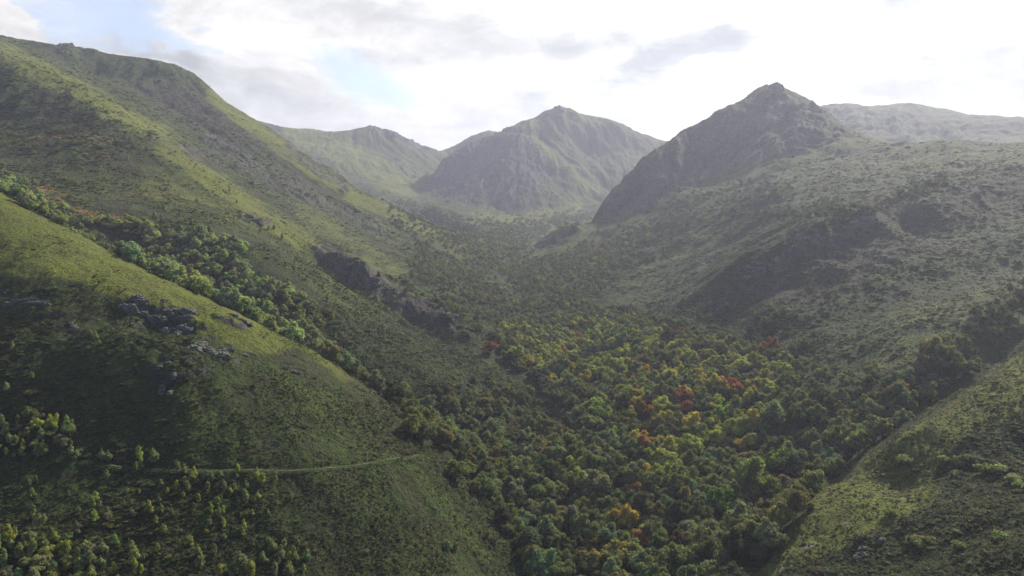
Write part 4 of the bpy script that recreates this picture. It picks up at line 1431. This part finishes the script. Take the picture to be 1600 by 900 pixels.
def where_birch(tr):
    px, py = tr['px'], tr['py']
    if px < 230 and py > 780:
        return ('at the front' if py > 880 else 'in the middle' if py > 850 else 'at the back') + (' left' if px < 80 else ' right') + ' of the corner thicket'
    if py < 260:
        return 'high up by the yellow bracken'
    if py < 356 and px < 400:
        return 'on the slope above the gully wood'
    if py < 400 and px >= 400:
        return 'by the dark outcrop'
    if py < 400:
        return 'at the upper edge of the gully wood'
    if py < 560 and px > 380:
        return 'on the heather below the rock rib'
    if py < 620:
        return 'among the near spur crags'
    if py < 726:
        return 'beside the footpath'
    if py < 800:
        return 'on the dark slope below the path end' if px < 240 else 'in the sapling patch below the path'
    if px > 600:
        return 'low on the near spur by the wood'
    return 'in the lowest sapling patch'


def where_bush(tr):
    px, py = tr['px'], tr['py']
    if py < 430:
        return 'high above the grassy right ridge'
    if py < 560:
        return 'in the pale cluster above the side gully'
    if py < 770:
        return 'on the broom slope behind the pale ridge'
    return 'on the broom slope before the pale ridge'


def size_word(tr):
    if tr['kind'] == 'broadleaf_tree':
        return 'large' if tr['s'] > 10.6 else 'small' if tr['s'] < 8.2 else 'middling'
    return 'tall' if tr['s'] > 5.2 else 'small'


ORD = ['leftmost', 'second from left', 'third from left', 'fourth from left', 'fifth from left', 'sixth from left', 'seventh from left', 'eighth from left', 'ninth from left', 'tenth from left',
       'eleventh from left', 'twelfth from left', 'thirteenth from left', 'fourteenth from left', 'fifteenth from left', 'sixteenth from left', 'seventeenth from left', 'eighteenth from left']


def make_labels(trees):
    """labels by look and neighbours; only trees that still read the same are told apart by their order across the photo"""
    same = {}
    for tr in trees:
        if tr.get('label'):
            continue
        hue = HUE[tr['c']]
        if tr['kind'] == 'broadleaf_tree':
            q = (f"{size_word(tr)} {hue} tree", where(tr))
        elif tr['kind'] == 'birch_tree':
            q = (f"{size_word(tr)} {hue} birch", where_birch(tr))
        else:
            q = (f"{'large' if tr['s'] > 5.4 else 'small'} {hue} bush", where_bush(tr))
        same.setdefault(q, []).append(tr)
    for (what, place_), ts_ in same.items():
        ts_.sort(key=lambda q: q['px'])
        for n, tr in enumerate(ts_):
            if len(ts_) == 1:
                lab = what + ' ' + place_
            else:
                pos = 'rightmost' if n == len(ts_) - 1 else ORD[n] if n < len(ORD) else 'one'
                plural = what + ('s' if not what.endswith('bush') else 'es')
                lab = f"{pos} of {plural.replace('birchs', 'birches')} {place_}"
            tr['text'] = lab


def tag(o, label, cat, group=None):
    o['label'] = label
    o['category'] = cat
    if group:
        o['group'] = group


def place(tr):
    kind = tr['kind']
    root = bpy.data.objects.new('autumn_tree' if tr.get('label') and tr['c'] in (C_RED, C_ORG, C_YEL) else kind, None)
    col.objects.link(root)
    root.empty_display_size = 0.5
    s = tr['s']
    root.location = (tr['x'], tr['y'], tr['z'] - 0.03 * s)
    root.rotation_euler = (0, 0, tr['rot'])
    root.scale = (s * tr['wid'], s * tr['wid'], s * tr['tall'])
    crown, trunk = KINDS[kind][tr['var']]
    c = bpy.data.objects.new('foliage' if kind == 'shrub' else 'crown', crown)
    c.parent = root
    c['tint'] = tr['tint']
    col.objects.link(c)
    t_ = bpy.data.objects.new('stem' if kind == 'shrub' else 'trunk', trunk)
    t_.parent = root
    col.objects.link(t_)
    tag(root, tr.get('label') or tr['text'], {'broadleaf_tree': 'tree', 'birch_tree': 'birch', 'shrub': 'bush'}[kind],
        {'broadleaf_tree': 'trees of the valley wood', 'birch_tree': 'birches on the slopes', 'shrub': 'bushes on the slopes'}[kind])
    return root

make_labels(INDIV)
for tr in INDIV:
    place(tr)


# ---- uncountable plants: points that carry instances
def mass_object(name, items, kinds, label):
    """items: arrays x y z sx sz rot var tint ; kinds: list of lists of objects"""
    n = len(items['x'])
    me = bpy.data.meshes.new(name)
    me.vertices.add(n)
    me.vertices.foreach_set('co', np.stack([items['x'], items['y'], items['z']], 1).astype(np.float32).ravel())
    a = me.attributes.new('variant', 'INT', 'POINT')
    a.data.foreach_set('value', items['var'].astype(np.int32))
    a = me.attributes.new('turn', 'FLOAT_VECTOR', 'POINT')
    a.data.foreach_set('vector', np.stack([items['tx'], items['ty'], items['rot']], 1).astype(np.float32).ravel())
    a = me.attributes.new('size', 'FLOAT_VECTOR', 'POINT')
    a.data.foreach_set('vector', np.stack([items['sx'], items['sx'], items['sz']], 1).astype(np.float32).ravel())
    a = me.attributes.new('tint', 'FLOAT_VECTOR', 'POINT')
    a.data.foreach_set('vector', items['tint'].astype(np.float32).ravel())
    o = bpy.data.objects.new(name, me)
    col.objects.link(o)
    ng = bpy.data.node_groups.new(name + '_scatter', 'GeometryNodeTree')
    ng.interface.new_socket('Geometry', in_out='INPUT', socket_type='NodeSocketGeometry')
    ng.interface.new_socket('Geometry', in_out='OUTPUT', socket_type='NodeSocketGeometry')
    N, Lk = ng.nodes, ng.links
    gi, go = N.new('NodeGroupInput'), N.new('NodeGroupOutput')
    jn = N.new('GeometryNodeJoinGeometry')

    def named(nm, typ):
        q = N.new('GeometryNodeInputNamedAttribute')
        q.data_type = typ
        q.inputs['Name'].default_value = nm
        return q.outputs[0]
    var, turn, size = named('variant', 'INT'), named('turn', 'FLOAT_VECTOR'), named('size', 'FLOAT_VECTOR')
    e2r = N.new('FunctionNodeEulerToRotation')
    Lk.new(turn, e2r.inputs[0])
    for k, obs in enumerate(kinds):
        cmp_ = N.new('FunctionNodeCompare')
        cmp_.data_type = 'INT'
        cmp_.operation = 'EQUAL'
        Lk.new(var, cmp_.inputs[2])
        cmp_.inputs[3].default_value = k
        for ob in obs:
            if ob is None:
                continue
            oi = N.new('GeometryNodeObjectInfo')
            oi.transform_space = 'ORIGINAL'
            oi.inputs['Object'].default_value = ob
            oi.inputs['As Instance'].default_value = True
            ip = N.new('GeometryNodeInstanceOnPoints')
            Lk.new(gi.outputs[0], ip.inputs['Points'])
            Lk.new(cmp_.outputs[0], ip.inputs['Selection'])
            Lk.new(oi.outputs['Geometry'], ip.inputs['Instance'])
            Lk.new(e2r.outputs[0], ip.inputs['Rotation'])
            Lk.new(size, ip.inputs['Scale'])
            Lk.new(ip.outputs[0], jn.inputs[0])
    Lk.new(jn.outputs[0], go.inputs[0])
    md = o.modifiers.new('scatter', 'NODES')
    md.node_group = ng
    o['kind'] = 'stuff'
    o['label'] = label
    return o


def source(kind):
    """the first standing tree of every variant is what the wood repeats"""
    out = []
    for k, (crown, trunk) in enumerate(KINDS[kind]):
        obs = []
        for me in (crown, trunk):
            obs.append(next((o for o in col.objects if o.type == 'MESH' and o.data == me), None) if me else None)
        out.append(obs)
    return out

SB, ST = source('broadleaf_tree'), source('birch_tree')
# the wood: every tree beyond those that stand as things
V_ = dict(x=[], y=[], z=[], sx=[], sz=[], rot=[], var=[], tint=[])
for tr in MASS:
    V_['x'].append(tr['x'])
    V_['y'].append(tr['y'])
    V_['z'].append(tr['z'] - 0.03 * tr['s'])
    V_['sx'].append(tr['s'] * tr['wid'])
    V_['sz'].append(tr['s'] * tr['tall'])
    V_['rot'].append(tr['rot'])
    V_['var'].append(tr['var'] + (len(SB) if tr['kind'] == 'birch_tree' else 0))
    V_['tint'].append(tr['tint'])
V_ = {k: np.array(v) for k, v in V_.items()}
V_['tx'] = V_['ty'] = np.zeros(len(MASS))
mass_object('forest', V_, SB + ST, 'dense broadleaved wood filling the valley floor and side gullies')

# heather, broom and small bushes over the open slopes
NH = 540000
rg = np.random.default_rng(9)
az = rg.uniform(radians(-40), radians(40), NH)
r = np.exp(rg.uniform(math.log(165), math.log(2600), NH))
x, y = r * np.sin(az), r * np.cos(az)
i, j = grid_ij(x, y)
seen = (HT[i, j] + 2.5) / R_[i] > RUN[i, j] - 0.006
wd, gr, br, rk_, bk, pl, sc = (MK[n][i, j] for n in ('wood', 'grass', 'broom', 'rock', 'bracken', 'pale', 'scrub'))
patch = fbm(x, y, 38, 4) + 0.35 * fbm(x + 333, y, 11, 2) + 0.5 * (MK['streak'][i, j] - 0.5)
p = np.clip(0.78 + 0.6 * br - 0.42 * gr - 0.5 * rk_ - 0.35 * pl + 0.45 * sc + 0.3 * MK['purple'][i, j] + 1.9 * patch, 0.02, 1.0)
p = np.where(sc > 0.4, np.maximum(p, 0.5), p)
far_right_ = (az > 0.08) & (r > 520)
p = np.where(far_right_ & (wd < 0.3), p * 0.42, p)
p = np.where(wd > 0.6, 0.5, p + 0.55 * sc * gr)
dpath = np.full(NH, 99.0)
near = r < 420
dpath[near] = np.sqrt(((x[near][:, None] - PX_[None, ::3]) ** 2 + (y[near][:, None] - PY_[None, ::3]) ** 2).min(1))
ok = seen & (rg.random(NH) < p) & (dpath > 1.6)
x, y, r, az, i, j = x[ok], y[ok], r[ok], az[ok], i[ok], j[ok]
wd, gr, br, rk_, bk, patch, sc = wd[ok], gr[ok], br[ok], rk_[ok], bk[ok], patch[ok], sc[ok]
n = len(x)
z = height_at(x, y)
s = np.clip(r * 0.0027, 0.7, 3.8) * (0.40 + 0.5 * rg.random(n) + 1.5 * rg.random(n) ** 6) * (0.85 + 0.35 * br) * (1 - 0.45 * gr * (1 - sc)) * (1 + 0.45 * sc) * (1 + 0.8 * np.clip(patch, -0.5, 1))
big = rg.random(n) < 0.012 + 0.02 * br + 0.05 * sc
s = np.where(big, s * 1.9, s)
pal = np.array([C_DARK, C_MID, C_OLIVE, C_BRN, C_YG, C_GREY, C_BIRCH, C_ORG, C_YEL]) * 0.56
wts = np.stack([0.8 + 1.4 * br - 0.5 * gr, 0.9 + 0.6 * br + 1.2 * sc, 1.2 + 0 * br, 0.9 - 0.4 * gr + 0 * br, 0.06 + 0.7 * gr, 0.4 + 0.5 * sc, 0.08 + 0.10 * br + 0.8 * sc * gr, 0.004 + 2.0 * (bk > 0.4) * bk, 0.004 + 2.0 * (bk > 0.4) * bk], 1)
wts = np.clip(wts, 0.001, None)
cum = np.cumsum(wts / wts.sum(1)[:, None], axis=1)
ci = (rg.random(n)[:, None] > cum).sum(1)
tint = pal[np.minimum(ci, len(pal) - 1)] * (0.8 + 0.45 * rg.random(n))[:, None]
sl = rg.normal(0, 0.12, (2, n))
KINDOBJ = []
hx = dict(x=x, y=y, z=z - 0.10 * s, sx=s * (1.0 + 0.5 * rg.random(n)), sz=s * (0.55 + 0.35 * rg.random(n)) * np.clip(1.15 - r / 2200, 0.55, 1), rot=rg.random(n) * 2 * pi, tx=sl[0], ty=sl[1], var=rg.integers(0, 4, n), tint=tint)
# four real low bushes beside the path are what the cover repeats
for k, (crown, _) in enumerate(KINDS['heather_bush']):
    g = ground_at(*[(300, 800), (420, 820), (520, 800), (560, 780)][k], rmin=150)
    o = bpy.data.objects.new('heather_bush', crown)
    o.location = (g[0], g[1], g[2] - 0.1)
    o.scale = (1.6, 1.6, 1.2)
    o['tint'] = C_OLIVE
    tag(o, ['low olive heather bush below the middle of the footpath', 'low olive heather bush below the sapling patch', 'low olive heather bush on the open face below the path bend',
            'low olive heather bush nearest the far end of the footpath'][k], 'bush', 'heather bushes below the path')
    col.objects.link(o)
    KINDOBJ.append([o])
mass_object('heather_cover', hx, KINDOBJ, 'heather, broom and low bushes covering the open slopes')
print('heather', n)

# ------------------------------------------------------------------ footpath
fv, ff = [], []
for k in range(len(PX_)):
    a = max(k - 1, 0)
    b = min(k + 1, len(PX_) - 1)
    d = Vector((PX_[b] - PX_[a], PY_[b] - PY_[a])).normalized()
    nx_, ny_ = -d.y, d.x
    wv = 0.36 + 0.12 * math.sin(k * 0.37) + 0.08 * math.sin(k * 1.3)
    for sgn in (-1, 1):
        qx, qy = PX_[k] + nx_ * wv * sgn, PY_[k] + ny_ * wv * sgn
        fv.append((qx, qy, float(PZ_[k]) + 0.12))
    if k:
        o_ = 2 * k
        ff.append((o_ - 2, o_ - 1, o_ + 1, o_))
fp = bpy.data.objects.new('footpath', mesh_from('footpath', fv, ff, plain_material('trodden_earth', (0.042, 0.050, 0.020), (0.095, 0.092, 0.050), 0.5)))
if fp.data.polygons[0].normal.z < 0:
    fp.data.flip_normals()
col.objects.link(fp)
fp['kind'] = 'structure'
fp['label'] = 'narrow level footpath cut across the near spur'

# ------------------------------------------------------------------ rock outcrops
def rock_material():
    m, t = new_mat('weathered_rock')
    geo = t.add('ShaderNodeNewGeometry')
    pos = geo.outputs['Position']
    n = t.noise(pos, 0.35, 7, 0.7)
    f = t.noise(pos, 1.6, 5, 0.75)
    c = t.mix(t.ramp(n, 0.35, 0.65), (0.048, 0.045, 0.046), (0.125, 0.12, 0.115))
    c = t.mix(t.m('MULTIPLY', t.ramp(f, 0.52, 0.68), 0.7), c, (0.19, 0.18, 0.17))
    nz_ = t.add('ShaderNodeSeparateXYZ')
    t.set(nz_.inputs[0], geo.outputs['Normal'])
    moss = t.m('MULTIPLY', t.ramp(nz_.outputs[2], 0.35, 0.85), t.ramp(n, 0.38, 0.55))
    c = t.mix(moss, c, (0.055, 0.068, 0.024))
    b = t.add('ShaderNodeBsdfPrincipled')
    t.set(b.inputs['Base Color'], c)
    b.inputs['Roughness'].default_value = 0.9
    bp = t.add('ShaderNodeBump')
    bp.inputs['Distance'].default_value = 0.6
    t.set(bp.inputs['Height'], t.m('ADD', n, t.m('MULTIPLY', f, 0.4)))
    t.set(b.inputs['Normal'], bp.outputs[0])
    o = t.add('ShaderNodeOutputMaterial')
    t.l.new(b.outputs[0], o.inputs[0])
    return m

M_ROCK = rock_material()


def crag(px, py, wpx, hpx, label, n_blocks=7, tilt=0.3, seed=0):
    g = ground_at(px, py, rmin=150)
    for dy_ in (3, 6, 9, 12):
        if g is None or g[1] > 5000:
            g = ground_at(px, py + dy_, rmin=150)
    if g is None:
        return
    rr = math.hypot(g[0], g[1])
    W_, H_ = wpx * rr / FPX, hpx * rr / FPX
    rgk = np.random.default_rng(900 + seed)
    iv, if_ = ico(3)
    V, F = [], []
    base = 0
    if rr < 450:
        H_ *= 1.15
    for b in range(n_blocks):
        ox = rgk.uniform(-0.42, 0.42) * W_
        oy = rgk.uniform(-0.6, 0.6) * H_
        q = np.sign(iv) * np.abs(iv) ** 0.75
        sc = np.array([W_ * rgk.uniform(0.12, 0.24), H_ * rgk.uniform(0.25, 0.5), H_ * rgk.uniform(0.22, 0.48)])
        q = q * sc
        nn = fbm(q[:, 0] * 1.0 + b * 31, q[:, 2] * 1.6 + q[:, 1], max(H_ * 0.7, 1.0), 4, 0.6, True)
        q = q * (0.72 + 0.5 * nn)[:, None]
        # bedding planes
        stp = max(H_ * 0.13, 0.4)
        zz = q[:, 2] + q[:, 0] * tilt
        q[:, 2] += (np.round(zz / stp) * stp - zz) * 0.6
        a = rgk.uniform(-0.4, 0.4)
        q[:, 0], q[:, 1] = q[:, 0] * cos(a) - q[:, 1] * sin(a), q[:, 0] * sin(a) + q[:, 1] * cos(a)
        gz = float(height_at(g[0] + ox, g[1] + oy)[0]) - g[2]
        q += np.array([ox, oy, gz - sc[2] * 0.25])
        V.append(q)
        F += [tuple(f + base) for f in if_]
        base += len(q)
    me = mesh_from('rock_outcrop', np.vstack(V), F, M_ROCK)
    o = bpy.data.objects.new('rock_outcrop', me)
    o.location = g
    col.objects.link(o)
    tag(o, label, 'rock outcrop', 'rock outcrops on the slopes')

CRAGS = [
 (235, 482, 62, 16, 'dark jagged crag crowning the near spur face', 8), (285, 492, 50, 13, 'grey crag just beyond the crowning crag of the near spur', 6), (372, 498, 36, 9, 'low grey ledge close under the grassy crest of the near spur', 6),
 (275, 520, 46, 16, 'grey crag in the middle of the near spur rocks', 6), (320, 548, 56, 18, 'broad grey crag low among the near spur rocks', 8), (370, 552, 30, 10, 'small grey crag at the lower end of the near spur rocks', 4),
 (262, 600, 22, 15, 'pale rounded boulder below the near spur rocks', 3), (262, 570, 34, 8, 'pale sloping slab above the rounded boulder', 4), (455, 580, 28, 6, 'isolated dark ledge on the open grass of the near spur', 4),
 (45, 470, 60, 9, 'long brown ledge at the upper end of the near spur face', 6), (398, 343, 40, 9, 'dark outcrop above the gully wood', 6), (445, 348, 16, 4, 'small dark ledge next to the outcrop above the gully wood', 3),
 (110, 512, 26, 10, 'pale boulders among bushes on the near spur', 4), (780, 446, 26, 7, 'dark rock knoll standing out of the upper valley wood', 4),
 (1200, 412, 60, 12, 'pale slanting slab on the shaded right slope', 6), (1270, 372, 70, 12, 'upper pale rock rib on the shaded right slope', 7), (1350, 352, 50, 10, 'grey rock at the top of the shaded right slope', 6),
 (1340, 655, 80, 9, 'striped rock ledges beside the side gully', 8), (1300, 678, 50, 7, 'lower rock ledges beside the side gully', 6), (700, 492, 30, 12, 'pale topped crag at the end of the dark rock rib', 5),
 (545, 405, 40, 9, 'dark crag at the head of the rock rib', 6), (600, 448, 40, 11, 'dark broken cliff in the middle of the rock rib', 6), (740, 515, 36, 8, 'pale ledge low on the rock rib above the red tree', 5),
 (1360, 860, 46, 12, 'dark rock under the pale ridge in the broom slope', 5), (250, 470, 20, 6, 'small dark crag on the skyline of the near spur rocks', 3),
 (1195, 146, 44, 26, 'bare summit knob of the dark pyramid peak', 5), (1243, 166, 34, 20, 'craggy shoulder just right of the pyramid summit', 5), (1266, 170, 26, 24, 'dark crag on the skyline below the pyramid summit', 4),
 (104, 82, 16, 9, 'small rock stack on the skyline of the big grassy mountain', 3), (612, 212, 16, 10, 'square crag on the skyline left of the pass', 4), (728, 238, 20, 10, 'cliff edge right of the pass', 4),
 (876, 170, 18, 9, 'summit rocks of the central mountain', 4), (1412, 232, 16, 7, 'small crag on the skyline of the right slope', 3),
]
for n_, c_ in enumerate(CRAGS):
    crag(*c_[:5], n_blocks=c_[5], tilt=0.3 if c_[0] < 800 else -0.45, seed=n_)
